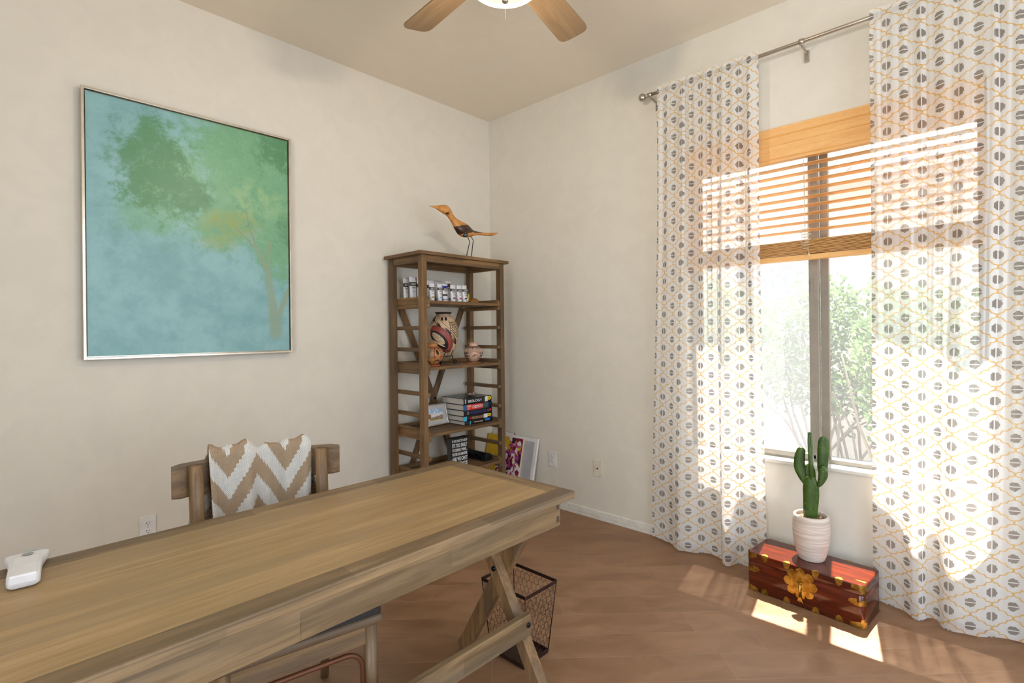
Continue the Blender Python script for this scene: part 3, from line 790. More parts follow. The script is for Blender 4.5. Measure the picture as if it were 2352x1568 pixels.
# ------------------------------------------------------------------ pots on the second shelf
def lobes(t, px, py, cx, cy, rx, ry, ang=0.):
    ca, sa = math.cos(ang), math.sin(ang); dx, dy = px-cx, py-cy
    a = (dx*ca+dy*sa)/rx; c = (dy*ca-dx*sa)/ry
    return (a*a+c*c).sqrt()
def big_pot_mat():
    t = T('painted_pot_large', .4, spec=.4); u, v = t.uv()
    p = (u-.5)*.92; q = v                                # metres around / height
    CR_, BK, RD = lin(214, 186, 152), lin(34, 26, 26), lin(152, 70, 62)
    n = t.noise(t.comb(p*1., q*1., 0.), 60., 2.)
    c = t.mix(n, CR_, lin(196, 166, 132))
    s = q+p*.62                                         # slanting bands
    def band(x, a, d): return x.gt(a)*x.lt(d)
    c = t.mix(band(s, .288, .292).max(band(s, .236, .240)).max(band(s, .345, .348)), c, BK)
    # shaded blobs in the upper band
    for (cx, cy, rx, ry) in [(-.055, .275, .042, .016), (.035, .232, .048, .019), (.125, .170, .05, .019), (-.15, .32, .04, .015)]:
        d = lobes(t, p, q, cx, cy, rx, ry, -.52)
        hatch = ((p-q*.4)*2*PI/.008).sin().smooth(-.2, .4)
        left = (p-cx).smooth(-rx*.9, rx*.6)
        c = t.mix(d.lt(1.)*(left*1.1+hatch*left*.7).clamp(), c, BK)
    tr_ = ((s/.018).frac()-.5).abs()*2; c = t.mix(p.gt(.07)*band(q, .19, .30)*((p/.024).frac().lt(tr_))*.9, c, BK)
    # neck motif
    for cx in (-.012, .040): c = t.mix(lobes(t, p, q, cx, .318, .017, .012, .6 if cx > 0 else -.6).lt(1.), c, BK)
    # red medallion
    e = lobes(t, p, q, -.015, .178, .142, .072, -.50)
    c = t.mix(e.lt(1.03), c, BK); c = t.mix(e.lt(.99), c, RD)
    tri = ((p*1.+q*.6)/.022).frac(); z1 = (tri-.5).abs()
    c = t.mix(e.lt(.97)*e.gt(.74)*z1.lt(.10), c, BK)
    e2 = lobes(t, p, q, -.035, .172, .105, .046, -.52)
    c = t.mix(e2.lt(1.), c, BK)
    e3 = lobes(t, p, q, -.048, .183, .074, .026, -.50)
    gr = ((p/.0085).frac().lt(.16)).max((q/.0085).frac().lt(.16))
    c = t.mix(e3.lt(1.), c, t.mix(gr, lin(222, 198, 164), BK))
    e4 = lobes(t, p, q, -.052, .148, .080, .006, -.32); c = t.mix(e4.lt(1.), c, lin(222, 198, 164))
    # lower registers
    c = t.mix(band(q, .098, .1015).max(band(q, .060, .063)), c, BK)
    g = (p/.145+.43).frac()-.5; gx = g*.145
    d = lobes(t, gx, q, 0., .081, .024, .015); c = t.mix(d.lt(1.)*q.lt(.098), c, BK)
    dd = ((gx/.012).abs()+((q-.081)/.009).abs()); c = t.mix(dd.lt(1.), c, CR_)
    st = (gx.abs()-.058).abs().lt(.012)*((q/.007).frac().lt(.55)); c = t.mix(st*band(q, .066, .097), c, BK)
    ck = ((p/.03).frac().lt(.5)); ck2 = (q/.018).frac().lt(.5)
    c = t.mix(q.lt(.058)*(ck-ck2).abs(), c, BK)
    dots = ((p/.012).frac()-.5).abs().lt(.2)*band(q, .338, .342); c = t.mix(dots, c, lin(110, 80, 60))
    c = t.mix(q.gt(.350), c, lin(48, 38, 36))
    t.set('Base Color', c); return t.mat
r = thing('painted_pot', 'largest black cream and red painted pot on the second shelf', 'pot', (-.690, -.225, SH[1]), R(-41), 'painted pots on the second shelf')
prof = [(.001, .022), (.035, .022), (.062, .045), (.092, .080), (.118, .120), (.137, .165), (.146, .205), (.145, .235), (.132, .275), (.107, .312), (.084, .335), (.073, .343), (.070, .350), (.074, .358), (.082, .366), (.078, .366), (.068, .352), (.066, .335)]
prof = [(a*.735, c) for a, c, in smooth_spine(prof, 3)]
b = B(); b.lathe(prof, (0, 0, 0), 56); part('body', b, big_pot_mat(), r, local=True)
# iron stand
IRON = plain('black_iron', lin(24, 22, 22), .45, .6)
r = thing('pot_stand', 'black iron ring stand under the largest painted pot', 'stand', (-.690, -.225, SH[1]))
b = B(); b.tube([(.0605*math.cos(a), .0605*math.sin(a), .060) for a in [2*PI*k/36 for k in range(36)]], .003, 8, True); part('ring', b, IRON, r, local=True)
for a0 in (-25, 95, 215):
    a = R(a0); d = Vector((math.cos(a), math.sin(a), 0))
    pts = [d*.0635+Vector((0, 0, .062)), d*.060+Vector((0, 0, .055)), d*.067+Vector((0, 0, .03)), d*.072+Vector((0, 0, .012))]
    pts += [d*(.083+.011*math.cos(q))+Vector((0, 0, .0145+.011*math.sin(q))) for q in [R(180+30*k) for k in range(1, 12)]]
    b = B(); b.tube(pts, .0028, 8); part('leg', b, IRON, r, local=True)
def small_pot_mat(kind):
    t = T('painted_pot_'+kind, .4, spec=.4); u, v = t.uv(); p = (u-.5)*.64; q = v
    n = t.noise(t.comb(p*1., q*1., 0.), 60., 2.)
    if kind == 'lizard':
        C0, BK, RD = lin(216, 182, 158), lin(44, 34, 36), lin(120, 62, 52)
        c = t.mix(n, C0, lin(200, 164, 142))
        up = q.gt(.070)*q.lt(.112)
        zz = ((p/.017).frac()-.5).abs()*2; c = t.mix(up*((q-.112)/-.024).lt(zz*1.0), c, BK)
        c = t.mix(q.gt(.111)*q.lt(.1135), c, RD)
        hs = ((p*.8+q*1.)/.010).frac().lt(.45); c = t.mix(q.gt(.062)*q.lt(.09)*hs*p.abs().lt(.09)*.8, c, BK)
        lo = ((p/.028).frac()-.5).abs()*2; c = t.mix(p.abs().gt(.06)*q.lt(.075)*(q/.02).frac().lt(lo), c, BK)
        e = lobes(t, p, q, .004, .040, .058, .034); c = t.mix(e.lt(1.), c, lin(206, 170, 150)); c = t.mix(e.gt(.96)*e.lt(1.03), c, RD)
        e2 = lobes(t, p, q, .014, .036, .034, .021); ring = e2.gt(.86)*e2.lt(1.)*((p-.014).gt(-.008).max(q.gt(.050)))
        c = t.mix(ring, c, lin(80, 36, 30))
        jag = (q-.046-(p/.010).sin()*.003).abs().lt(.0022)*p.gt(-.022)*p.lt(.020); c = t.mix(jag, c, lin(80, 36, 30))
    else:
        C0, BK, RD = lin(188, 134, 82), lin(44, 30, 24), lin(140, 62, 40)
        c = t.mix(n, C0, lin(170, 116, 68))
        mid = q.gt(.045)*q.lt(.112)
        k1 = ((p+q)/.012).frac().lt(.5); k2 = ((p-q)/.012).frac().lt(.5)
        chk = (k1-k2).abs(); g = (p/.15+.35).frac()
        c = t.mix(mid*g.lt(.5)*chk, c, BK); c = t.mix(mid*g.lt(.5)*(1-chk)*.5, c, lin(216, 190, 150))
        e = lobes(t, (g-.75)*.15, q, 0., .075, .030, .038); c = t.mix(mid*g.gt(.5)*e.gt(1.), c, RD)
        e2 = lobes(t, (g-.75)*.15, q, -.004, .085, .013, .018, .4); c = t.mix(g.gt(.5)*e2.lt(1.)*mid, c, BK)
        c = t.mix(q.gt(.112)*q.lt(.116), c, BK); c = t.mix(q.gt(.119)*q.lt(.122), c, RD)
        w = lobes(t, (p/.13).frac()*.13, q, .065, .012, .045, .026); c = t.mix(w.gt(.7)*w.lt(.95)*q.lt(.045), c, BK)
    t.set('Base Color', c); return t.mat
def pot(label, x, y, z0, s, kind, rz, sz=1.):
    r = thing('painted_pot', label, 'pot', (x, y, z0), R(rz), 'painted pots on the second shelf')
    pf = [(.001, 0), (.030, 0), (.052, .010), (.080, .030), (.097, .055), (.100, .070), (.090, .092), (.068, .110), (.048, .120), (.044, .128), (.047, .138), (.053, .143), (.050, .144), (.042, .132), (.040, .118)]
    pf = [(a*s, c*sz) for a, c in smooth_spine(pf, 3)]
    b = B(); b.lathe(pf, (0, 0, 0), 44); part('body', b, small_pot_mat(kind), r, local=True)
    return r
def ring_base(label, x, y, rad, m, h=.008):
    b = B(); n = 36
    b.lathe([(rad*.55, 0), (rad, 0), (rad+.002, h*.5), (rad, h), (rad*.55, h), (rad*.55, 0)], (x, y, SH[1]+.0006), n)
    return solo('pot_ring', b, m, label, 'ring', (x, y, SH[1]), 'ring bases under the small pots')
ORNG = plain('orange_clay', lin(176, 84, 46), .6); TAN_ = plain('tan_clay', lin(168, 112, 66), .6)
pot('small cream pot with dark curled tail design on the second shelf', -.492, -.318, SH[1]+.009, .69, 'lizard', -38, .96)
pot('small orange brown checkered pot partly behind the front bookcase post', -.872, -.330, SH[1]+.009, .76, 'checker', -42, 1.02)
ring_base('tan ring base under the small cream pot', -.492, -.318, .044, TAN_)
ring_base('orange ring base under the orange brown checkered pot', -.872, -.330, .052, ORNG)
def feather_mat():
    t = T('painted_wood_slip', .5); x, y, z = t.obj(); n = t.noise(t.comb(x*1., y*1., 0.), 90., 3.)
    c = t.mix(n.smooth(.4, .6), lin(150, 90, 48), lin(110, 64, 36)); c = t.mix(n.smooth(.62, .7), c, lin(120, 130, 120)); t.set('Base Color', c); return t.mat
b = B(); poly = []
for k in range(25):
    t = k/24; poly.append((-.660+.215*t, -.372-.020*math.sin(PI*min(t*1.1, 1))**.7*(1 if t < .9 else .8)))
for k in range(25):
    t = 1-k/24; poly.append((-.660+.215*t, -.372+.018*math.sin(PI*min(t*1.1, 1))**.7))
b.prism(poly, Matrix.Translation((0, 0, SH[1]+.0005)), .005)
solo('wooden_slip', b, feather_mat(), 'flat pointed painted wooden slip lying in front of the pots', 'ornament', (-.55, -.372, SH[1]))

# ------------------------------------------------------------------ third shelf: frame, books, shell
r = thing('picture_frame', 'small silver frame with a watercolour leaning on the third shelf', 'picture frame', (-.733, -.205, SH[2]+.004), R(2))
tl = Matrix.Rotation(R(-14), 4, 'X')
def wc_mat():
    t = T('watercolour_sketch', .6); x, y, z = t.obj()
    n = t.noise(t.comb(x*1., y*1., z*1.), 45., 4., .6); m = t.noise(t.comb(x*1., y*1., z*1.), 110., 3.)
    zz = z+(n-.5)*.02
    c = t.mix(zz.smooth(.072, .098), lin(226, 222, 220), lin(140, 180, 216))
    c = t.mix(n.smooth(.5, .62)*z.smooth(.065, .09), c, lin(232, 236, 240))
    hill = (zz-(.062+x*.12)).smooth(.006, -.004); c = t.mix(hill, c, lin(150, 122, 124))
    lowl = (zz-.047).smooth(.006, -.004); c = t.mix(lowl, c, t.mix(m.smooth(.4, .6), lin(190, 150, 60), lin(84, 120, 64)))
    c = t.mix((zz-.036).smooth(.004, -.004), c, lin(222, 216, 208)); t.set('Base Color', c); return t.mat
SILV = plain('polished_silver_frame', lin(214, 206, 192), .18, .9)
b = B(); W, Hh = .20, .150
for (a0, a1, c0, c1) in ((-W/2, W/2, 0, .008), (-W/2, W/2, Hh-.008, Hh), (-W/2, -W/2+.008, 0, Hh), (W/2-.008, W/2, 0, Hh)):
    b.mbox(tl @ Matrix.Translation(((a0+a1)/2, 0, (c0+c1)/2+.001)) @ Matrix.Diagonal((a1-a0, .014, c1-c0, 1)), .002)
part('frame', b, SILV, r, local=True)
b = B(); b.mbox(tl @ Matrix.Translation((0, .002, Hh/2)) @ Matrix.Diagonal((W-.014, .004, Hh-.014, 1))); part('mat_board', b, plain('grey_mat_board', lin(196, 192, 194), .8), r, 'pale grey mat board', True)
b = B(); b.mbox(tl @ Matrix.Translation((.0, -.0006, Hh*.5)) @ Matrix.Diagonal((W*.60, .001, Hh*.56, 1))); part('watercolour', b, wc_mat(), r, local=True)
b = B(); b.mbox(Matrix.Translation((0, .062, .050)) @ Matrix.Rotation(R(20), 4, 'X') @ Matrix.Diagonal((.04, .004, .106, 1))); part('easel_back', b, BLACK, r, local=True)

PAGE_T = T('book_pages', .8, spec=.1); _o = PAGE_T.obj()
_l = PAGE_T.noise(PAGE_T.comb(_o[0]*.5, _o[1]*.5, _o[2]*40), 40., 2.)
PAGE_T.set('Base Color', PAGE_T.mix(_l.smooth(.35, .65), lin(190, 184, 172), lin(220, 216, 206))); PAGE = PAGE_T.mat
USED = plain('yellow_sticker', lin(238, 214, 20), .5); STK = plain('white_sticker', lin(224, 220, 214), .6)
def book(label, title, x0, z0, th_, ln, dp, cover, dx, tcol, tw, tx, thh, patches=(), stickers=(), rz=0., dy=0.):
    """spine towards -Y; x0 is the left end of the spine"""
    r = thing('book', label, 'book', (x0+dx, -.346+dy, z0), R(rz), 'textbooks stacked on the third shelf')
    b = B(); c = .0028
    b.box(0, ln, .0, dp, 0, c, .0008); b.box(0, ln, 0, dp, th_-c, th_, .0008)
    n = 8; vs = []
    for k in range(n+1):
        a = -PI/2+PI*k/n; vs += [(0, .004-.006*math.cos(a), th_/2+th_/2*math.sin(a)), (ln, .004-.006*math.cos(a), th_/2+th_/2*math.sin(a))]
    b.add(vs, [(2*k, 2*k+1, 2*k+3, 2*k+2) for k in range(n)], 0, True)
    cv = part('cover', b, cover, r, local=True)
    b = B(); b.box(.004, ln-.004, .003, dp-.005, c, th_-c); part('pages', b, PAGE, r, local=True)
    for i_, (nm, a0, a1, f0, f1, m) in enumerate(patches):
        b = B(); b.box(ln*a0, ln*a1, -.0024-.00012*i_, .002, th_*max(f0, .03), th_*min(f1, .97)); part(nm, b, m, cv, local=True)
    M = frame((ln*tx, -.0036, th_*(.5-thh/2)), (1, 0, 0), (0, 0, 1))
    part('lettering', text_mesh(title, ln*tw, th_*thh, M, .012, .0006), tcol, cv, local=True)
    for (a0, a1, f0, f1, used) in stickers:
        b = B(); b.box(ln*a0, ln*(a1-.10 if used else a1), -.0038, .002, th_*f0, th_*f1); part('price_sticker', b, STK, cv, 'white label', True)
        if used:
            b = B(); cx = ln*(a1-.045)
            b.prism([(cx+ln*.075*math.cos(q), th_*(.30*math.sin(q)+(f0+f1)/2+.08)) for q in [2*PI*k/20 for k in range(20)]], frame((0, -.0036, 0), (1, 0, 0), (0, 0, 1)), .0006)
            st = part('used_sticker', b, USED, cv, 'yellow used sticker', True)
            part('sticker_lettering', text_mesh('USED', ln*.09, th_*.22, frame((cx-ln*.045, -.0046, th_*((f0+f1)/2-.03)), (1, 0, 0), (0, 0, 1)), .01, .0003), BLACK, cv, local=True)
CBLK = plain('black_book_cloth', lin(20, 19, 22), .3); CNAV = plain('navy_book_cloth', lin(26, 30, 70), .35)
WT = plain('white_print', lin(228, 228, 230), .5); BLU_T = plain('dusk_blue_print', lin(62, 60, 130), .5); CRM = plain('cream_print', lin(226, 206, 178), .5); PCH = plain('peach_print', lin(210, 160, 130), .5)
CY = plain('cyan_print', lin(70, 180, 220), .5); BL = plain('bright_blue_print', lin(20, 120, 200), .5); RED = plain('red_print', lin(214, 44, 44), .5); NB = plain('royal_blue_print', lin(36, 40, 130), .5); TEAL = plain('teal_print', lin(60, 84, 84), .5); SEA = plain('sea_blue_print', lin(30, 100, 150), .5)
z = SH[2]+.0008
book('black Anthropology textbook with bright blue block, bottom of the stack', 'Anthropology', -.613, z, .027, .272, .225, CBLK, .004, CRM, .32, .32, .42,
     (('blue_bar', .18, .21, .05, .95, CY), ('blue_block', .73, .91, .35, 1., BL), ('teal_mark', .04, .15, .3, .5, TEAL))); z += .0275
book('dark Psychology textbook with cyan tag and yellow sticker, second from the bottom', 'PSYCHOLOGY', -.615, z, .035, .278, .23, CBLK, .0, PCH, .42, .27, .52,
     (('cyan_tag', .0, .10, .05, .95, CY), ('blue_end', .90, 1., 0., 1., NB), ('red_mark', .21, .245, .35, .65, RED)), ((.685, .92, .15, .95, True),)); z += .0355
book('black Microbiology textbook with dim blue title, middle of the stack', 'MICROBIOLOGY', -.617, z, .040, .277, .235, CBLK, .0, BLU_T, .56, .22, .45,
     (('grey_fan', .12, .18, .2, .8, plain('grey_print', lin(120, 110, 116), .5)), ('grey_bar', .84, .87, .25, .7, plain('grey_print', lin(120, 110, 116), .5)), ('red_logo', .905, .965, .35, .75, RED))); z += .0405
book('red and blue Chemistry textbook, second from the top', 'CHEMISTRY', -.616, z, .040, .278, .235, CNAV, .0, WT, .36, .29, .52,
     (('sea_blue_end', .0, .10, .0, 1., SEA), ('red_field', .10, .66, .0, 1., RED), ('teal_field', .66, .86, 0., 1., TEAL), ('orange_band', .10, .27, .45, .95, plain('orange_print', lin(232, 84, 44), .5)), ('pale_lines', .13, .25, .55, .62, WT), ('pale_lines', .13, .23, .75, .82, WT), ('pale_lines', .13, .19, .2, .3, WT))); z += .0405
book('black Biology textbook with white title, top of the stack', 'BIOLOGY', -.617, z, .045, .274, .24, CBLK, .0, WT, .48, .155, .40,
     (('pale_emblem', .045, .085, .2, .85, plain('pale_teal_print', lin(150, 180, 180), .5)), ('small_print', .70, .73, .2, .75, TEAL)), ((.755, .95, .12, .95, True),)); z += .0455
ZB = z
def shell_mat():
    t = T('abalone_shell', .35); x, y, z = t.obj(); n = t.noise(t.comb(x*1., y*1., z*1.), 60., 4., .6, .8)
    t.set('Base Color', t.mix(n.smooth(.42, .6), lin(150, 104, 50), lin(150, 160, 166))); return t.mat
def shl(u, v):
    a = 2*PI*u; rr = v; x = math.cos(a)*.040*rr; y = math.sin(a)*.028*rr
    z = .004+.016*rr*rr+.006*rr*rr*math.sin(a*2+.6)+.004*rr*math.sin(a*5)
    return (-.475+x, -.27+y, ZB+max(z, .0005)-.0015)
b = B(); b.grid(shl, 32, 8); sh_ = solo('shell', b, shell_mat(), 'curled brown and grey shell on top of the book stack', 'shell', (-.475, -.27, ZB))
md = sh_.modifiers.new('thickness', 'SOLIDIFY'); md.thickness = .002; md.offset = 1

# ------------------------------------------------------------------ fourth shelf: sign, punch
r = thing('box_sign', 'black wooden box sign with white wine joke lettering on the lowest visible shelf', 'sign', (-.640, -.325, SH[3]+.0008), R(-3))
SIGNSIDE = T('sign_lattice_side', .6); _o = SIGNSIDE.obj()
_a = ((_o[1]+_o[2])/.017).frac().lt(.14).max(((_o[1]-_o[2])/.017).frac().lt(.14)); SIGNSIDE.set('Base Color', SIGNSIDE.mix(_a, lin(24, 23, 24), lin(150, 146, 140)))
b = B(); b.box(-.075, .075, 0, .042, 0, .205, .001); bdy = part('box', b, BLACK, r, local=True)
b = B(); b.box(-.0765, -.0748, .002, .040, .002, .203); b.box(.0748, .0765, .002, .040, .002, .203); part('side_pattern', b, SIGNSIDE.mat, r, local=True)
zz = .193
for ln_, hh, ww in (('IF YOU HAVE TO ASK IF', .019, .132), ("IT'S TOO EARLY", .031, .132), ('TO DRINK WINE...', .023, .132), ("YOU'RE AN AMATEUR", .023, .134), ("AND WE CAN'T", .032, .134), ('BE FRIENDS', .030, .134)):
    zz -= hh
    part('lettering', text_mesh(ln_, ww, hh*.92, frame((-ww/2+.002, -.0006, zz), (1, 0, 0), (0, 0, 1)), .03, .0006), WT, bdy, local=True)
    zz -= .0055
r = thing('hole_punch', 'black three hole punch lying on the lowest visible shelf', 'hole punch', (-.386, -.222, SH[3]+.0008), R(90))
b = B(); b.box(-.135, .135, -.045, .045, 0, .012, .003); part('base', b, BLACK, r, local=True)
b = B(); b.prism([(-.042, .012), (.03, .012), (.03, .040), (.012, .056), (-.022, .050), (-.042, .030)], frame((-.122, 0, 0), (0, 1, 0), (0, 0, 1)), .244); part('lever', b, BLACK, r, local=True)
for xx in (-.09, 0, .09):
    b = B(); b.box(xx-.022, xx+.022, .026, .046, .010, .034, .003); part('punch_head', b, BOLT, r, local=True)

# ------------------------------------------------------------------ canvases leaning on the window wall
def canvas_mat():
    t = T('yellow_flower_painting', .55); x, y, z = t.obj()          # y across, z up
    v = t.comb(y*1., z*1., 0.); w = t.noise(v, 18., 3., .6, 1.); w2 = t.noise(v, 40., 3., .6, .5)
    c = t.mix(w2, lin(206, 160, 16), lin(230, 186, 40))
    vor = V(t, t.voro(t.comb(y*1.+(w-.5)*.04, z*1.+(w2-.5)*.05, 0.), 34., out=0)); colr = t.voro(t.comb(y*1.+(w-.5)*.04, z*1.+(w2-.5)*.05, 0.), 34., out=1)
    sp_ = t.nt.nodes.new('ShaderNodeSeparateColor'); t.nt.links.new(colr, sp_.inputs[0]); k = V(t, sp_.outputs[0]); k2 = V(t, sp_.outputs[1])
    cov = ((-y)*2.4+.02+(w-.5)*.8+(.42-z)*.7).smooth(.0, .25)
    fl = t.mix(k.gt(.30), lin(120, 18, 52), lin(168, 70, 140)); fl = t.mix(k.gt(.58), fl, lin(226, 214, 224)); fl = t.mix(k.gt(.80), fl, lin(60, 20, 60))
    c = t.mix((cov*vor.smooth(.95, .5)).gt(k2*.50+.05), c, fl)
    st = (((y*1.+z*.35)/.085).frac()-.5).abs(); stem = st.lt(.16)*(z-.22+(w-.5)*.3).abs().lt(.07)*w2.gt(.42); c = t.mix(stem, c, t.mix(w2.gt(.5), lin(226, 216, 220), lin(150, 24, 70)))
    t.set('Base Color', c); t.bump(w2, .3, .003); return t.mat
CANW = plain('white_canvas_edge', lin(226, 224, 222), .7)
def leaner(label, y0, y1, h, off, th_, front, edge, slope=.235, extra=None):
    ang = math.atan(slope)
    r = thing('canvas', label, 'canvas', (-.150-off, (y0+y1)/2, 0), 0, 'canvases leaning by the bookcase')
    M = Matrix.Rotation(ang, 4, 'Y'); W = (y1-y0)/2
    b = B(); b.mbox(M @ Matrix.Translation((th_/2, 0, h/2)) @ Matrix.Diagonal((th_, 2*W, h, 1)), .002)
    part('stretcher', b, edge, r, local=True)
    b = B(); b.mbox(M @ Matrix.Translation((-.0008, 0, h/2)) @ Matrix.Diagonal((.0016, 2*W-.002, h-.002, 1)))
    part('picture', b, front, r, local=True)
    if extra: extra(r, M, W, h)
    return r
leaner('yellow canvas with magenta and white flowers leaning behind the bookcase post', -.405, -.018, .490, .022, .018, canvas_mat(), plain('beige_canvas_edge', lin(220, 196, 160), .7))
def band_(r, M, W, h):
    b = B(); b.mbox(M @ Matrix.Translation((-.002, 0, h/2)) @ Matrix.Diagonal((.0016, 2*W-.055, h-.055, 1))); part('grey_panel', b, plain('grey_panel', lin(178, 178, 184), .7), r, 'plain grey panel', True)
leaner('white bordered grey canvas behind the yellow flower canvas', -.532, -.10, .505, .0, .018, CANW, CANW, extra=band_)
leaner('third canvas with a dark pink top edge, rearmost of the leaning canvases', -.26, -.03, .512, -.022, .018, CANW, plain('dark_pink_edge', lin(110, 50, 72), .7))

# ------------------------------------------------------------------ curtain rod and curtains
RZ, RXX = 2.757, -.100
cr = thing('curtain_rod', 'thin brushed metal curtain rod with ball end above the window', 'curtain rod', (-.1, -2.4, RZ))
b = B(); b.tube([(RXX, -1.515, RZ), (RXX, -3.52, RZ)], .0095, 14); part('rod', b, NICKEL, cr)
for ye, s in ((-1.475, 1), (-3.56, -1)):
    b = B(); b.ball((RXX, ye, RZ), .0235, 20, 14); b.tube([(RXX, ye-s*.020, RZ), (RXX, ye-s*.040, RZ)], [.010, .0125], 14); part('finial', b, NICKEL, cr)
for yb_ in (-1.528, -2.372, -3.49):
    b = B()
    b.tube([(RXX, yb_, RZ-.003), (RXX+.002, yb_, RZ-.016), (-.05, yb_, RZ-.020), (-.008, yb_, RZ-.022)], .0055, 10)
    b.box(-.009, -.001, yb_-.011, yb_+.011, RZ-.070, RZ-.008, .002)
    b.tube([(RXX, yb_-.011, RZ), (RXX, yb_+.011, RZ)], .0145, 14); part('bracket', b, NICKEL, cr)

def curtain_mat():
    t = T('printed_sheer_cotton', .9, spec=.05); u, v = t.uv()
    PXX, PYY = .134, .100
    U = u/PXX; Vv = v/PYY
    wob = t.noise(t.comb(u*1., v*1., 0.), 25., 2.)
    # ogee lattice: two families of wavy diagonals, printed in small steps
    stp = .0042
    Us = (u/stp).floor()*stp/PXX; Vs = (v/stp).floor()*stp/PYY
    def fam(Ux, Vx):
        s = Ux+Vx; d = Ux-Vx
        a1 = s+((d*2*PI).sin()*.022+(d*2*PI*3).sin()*.034)
        a2 = d+((s*2*PI).sin()*.022+(s*2*PI*3).sin()*.034)
        f1 = ((a1+.5).frac()-.5).abs(); f2 = ((a2+.5).frac()-.5).abs()
        return f1.min(f2)
    # diamonds centred on half-integers of s and d
    ln_ = fam(U*.35+Us*.65, Vv*.35+Vs*.65)
    lat = ln_.smooth(.041, .026)
    # motifs: one in every diamond, slit upright or level by column
    c = (U+Vv).floor(); e = (U-Vv).floor()          # diamond indices
    cu = (c+e)*.5+.5; cvv = (c-e)*.5                      # diamond centre
    du = (Us-cu)*PXX+stp*.5/1.; dv = (Vs-cvv)*PYY+stp*.5
    ex = u-cu*PXX; ey = v-cvv*PYY
    par = (cu*2).mod(2.).gt(.5)
    rr = ((du/.0175)*(du/.0175)+(dv/.0185)*(dv/.0185)).sqrt()
    body = rr.lt(1.0)
    sx = ex.abs().gt(.0021); sy = ey.abs().gt(.0021)
    slit = par*sx+(1-par)*sy
    mot = body*slit
    cl = lin(240, 240, 240)
    thr = t.noise(t.comb(u*6, v*.6, 0.), 120., 2.)
    cl = t.mix(thr*.25, cl, lin(228, 226, 224))
    cc = t.mix(lat*.95, cl, lin(226, 178, 92)); cc = t.mix(mot*.90, cc, lin(122, 111, 103))
    dif = t.shader('ShaderNodeBsdfDiffuse', Color=cc); trl = t.shader('ShaderNodeBsdfTranslucent', Color=cc)
    tra = t.shader('ShaderNodeBsdfTransparent', Color=(1, 1, 1, 1))
    sh = t.mixsh(.29, dif, trl)
    op = (mot.max(lat*.6))
    lw = t.nt.nodes.new('ShaderNodeLayerWeight'); lw.inputs[0].default_value = .5
    fc = 1-V(t, lw.outputs['Facing'])                     # an open weave closes up at a grazing angle
    t.surface(t.mixsh((op*-.16+.47)*fc*fc, sh, tra)); return t.mat
CURT = curtain_mat()
def catmull(pts, k=8): return [(a, c) for a, c in smooth_spine(pts, k)]
def curtain(name_label, bottom, ytop0, ytop1, npl, seed, z0=.012):
    bot = catmull(bottom, 10)
    L = [0.]
    for p, q in zip(bot, bot[1:]): L.append(L[-1]+math.hypot(q[0]-p[0], q[1]-p[1]))
    tot = L[-1]; NU = 190; NV = 70
    def at(s):
        s *= tot; i = 0
        lo, hi = 0, len(L)-2
        while lo < hi:
            m = (lo+hi+1)//2
            if L[m] <= s: lo = m
            else: hi = m-1
        i = lo; k = (s-L[i])/max(L[i+1]-L[i], 1e-9); k = min(max(k, 0), 1)
        return (bot[i][0]+(bot[i+1][0]-bot[i][0])*k, bot[i][1]+(bot[i+1][1]-bot[i][1])*k)
    rr = random.Random(seed); ph = [rr.uniform(0, 6.28) for _ in range(6)]
    def f(u, v):
        z = z0+(2.782-z0)*v
        yb, xb = at(u)
        us = u+.012*math.sin(u*2*PI*3+ph[0])
        yt = ytop0+(ytop1-ytop0)*u
        nz = noise.noise(Vector((us*npl*1.9+seed, z*.22, seed*1.7)))
        wv = 1.5*nz+.35*math.sin(us*2*PI*npl*.8+ph[1]+2*nz)+.5*noise.noise(Vector((us*npl*3.1, z*.4, seed)))-.55*abs(math.sin(us*PI*npl*1.15+2.5*nz))
        amp = .0175 if z < 2.66 else .0175*max(.25, 1-(z-2.66)/.09)
        xt = RXX-.016+amp*wv
        dz = z-RZ
        if abs(dz) < .020: xt = (RXX-.0148) + .0035*wv + .004*(abs(dz)/.02)**2*0
        w = max(0., min(1., (z-.05)/2.45)); w = w*w*(3-2*w)
        w = w**.8
        y = yb*(1-w)+yt*w; x = xb*(1-w)+xt*w
        # middle folds: soft vertical pleats in the span between
        m = math.sin(PI*min(1, max(0, (z-.0)/2.7)))
        x += m*(.034*noise.noise(Vector((us*npl*.62+ph[3], z*.16, seed+4.)))+.014*noise.noise(Vector((us*npl*1.9+ph[4], z*.2, seed+9.))))-m*.010
        return (min(x, -.022), y, z+(.003*math.sin(u*40+ph[5]) if v == 0 else 0))
    b = B(); b.grid(f, NU, NV, lambda u, v: (u*tot*.90, z0+(2.782-z0)*v))
    return solo('curtain', b, CURT, name_label, 'curtain', (-.08, (ytop0+ytop1)/2, 0), 'printed curtains at the window')
curtain('narrower grey and yellow printed curtain nearer the bookcase, left of the cactus',
        [(-1.485, -.052), (-1.53, -.060), (-1.60, -.072), (-1.66, -.110), (-1.70, -.142), (-1.75, -.134), (-1.80, -.100), (-1.87, -.072), (-1.93, -.088), (-1.960, -.142), (-1.985, -.158), (-2.005, -.140), (-2.025, -.100), (-2.06, -.092), (-2.10, -.075), (-2.14, -.078), (-2.168, -.062)],
        -1.585, -2.168, 11, 3)
curtain('wider grey and yellow printed curtain, right of the cactus and chest',
        [(-2.640, -.045), (-2.70, -.058), (-2.755, -.080), (-2.800, -.124), (-2.828, -.126), (-2.850, -.085), (-2.880, -.080), (-2.905, -.132), (-2.945, -.146), (-3.00, -.122), (-3.07, -.085), (-3.14, -.050), (-3.20, -.075), (-3.26, -.120), (-3.31, -.10), (-3.36, -.06)],
        -2.662, -3.40, 13, 8)

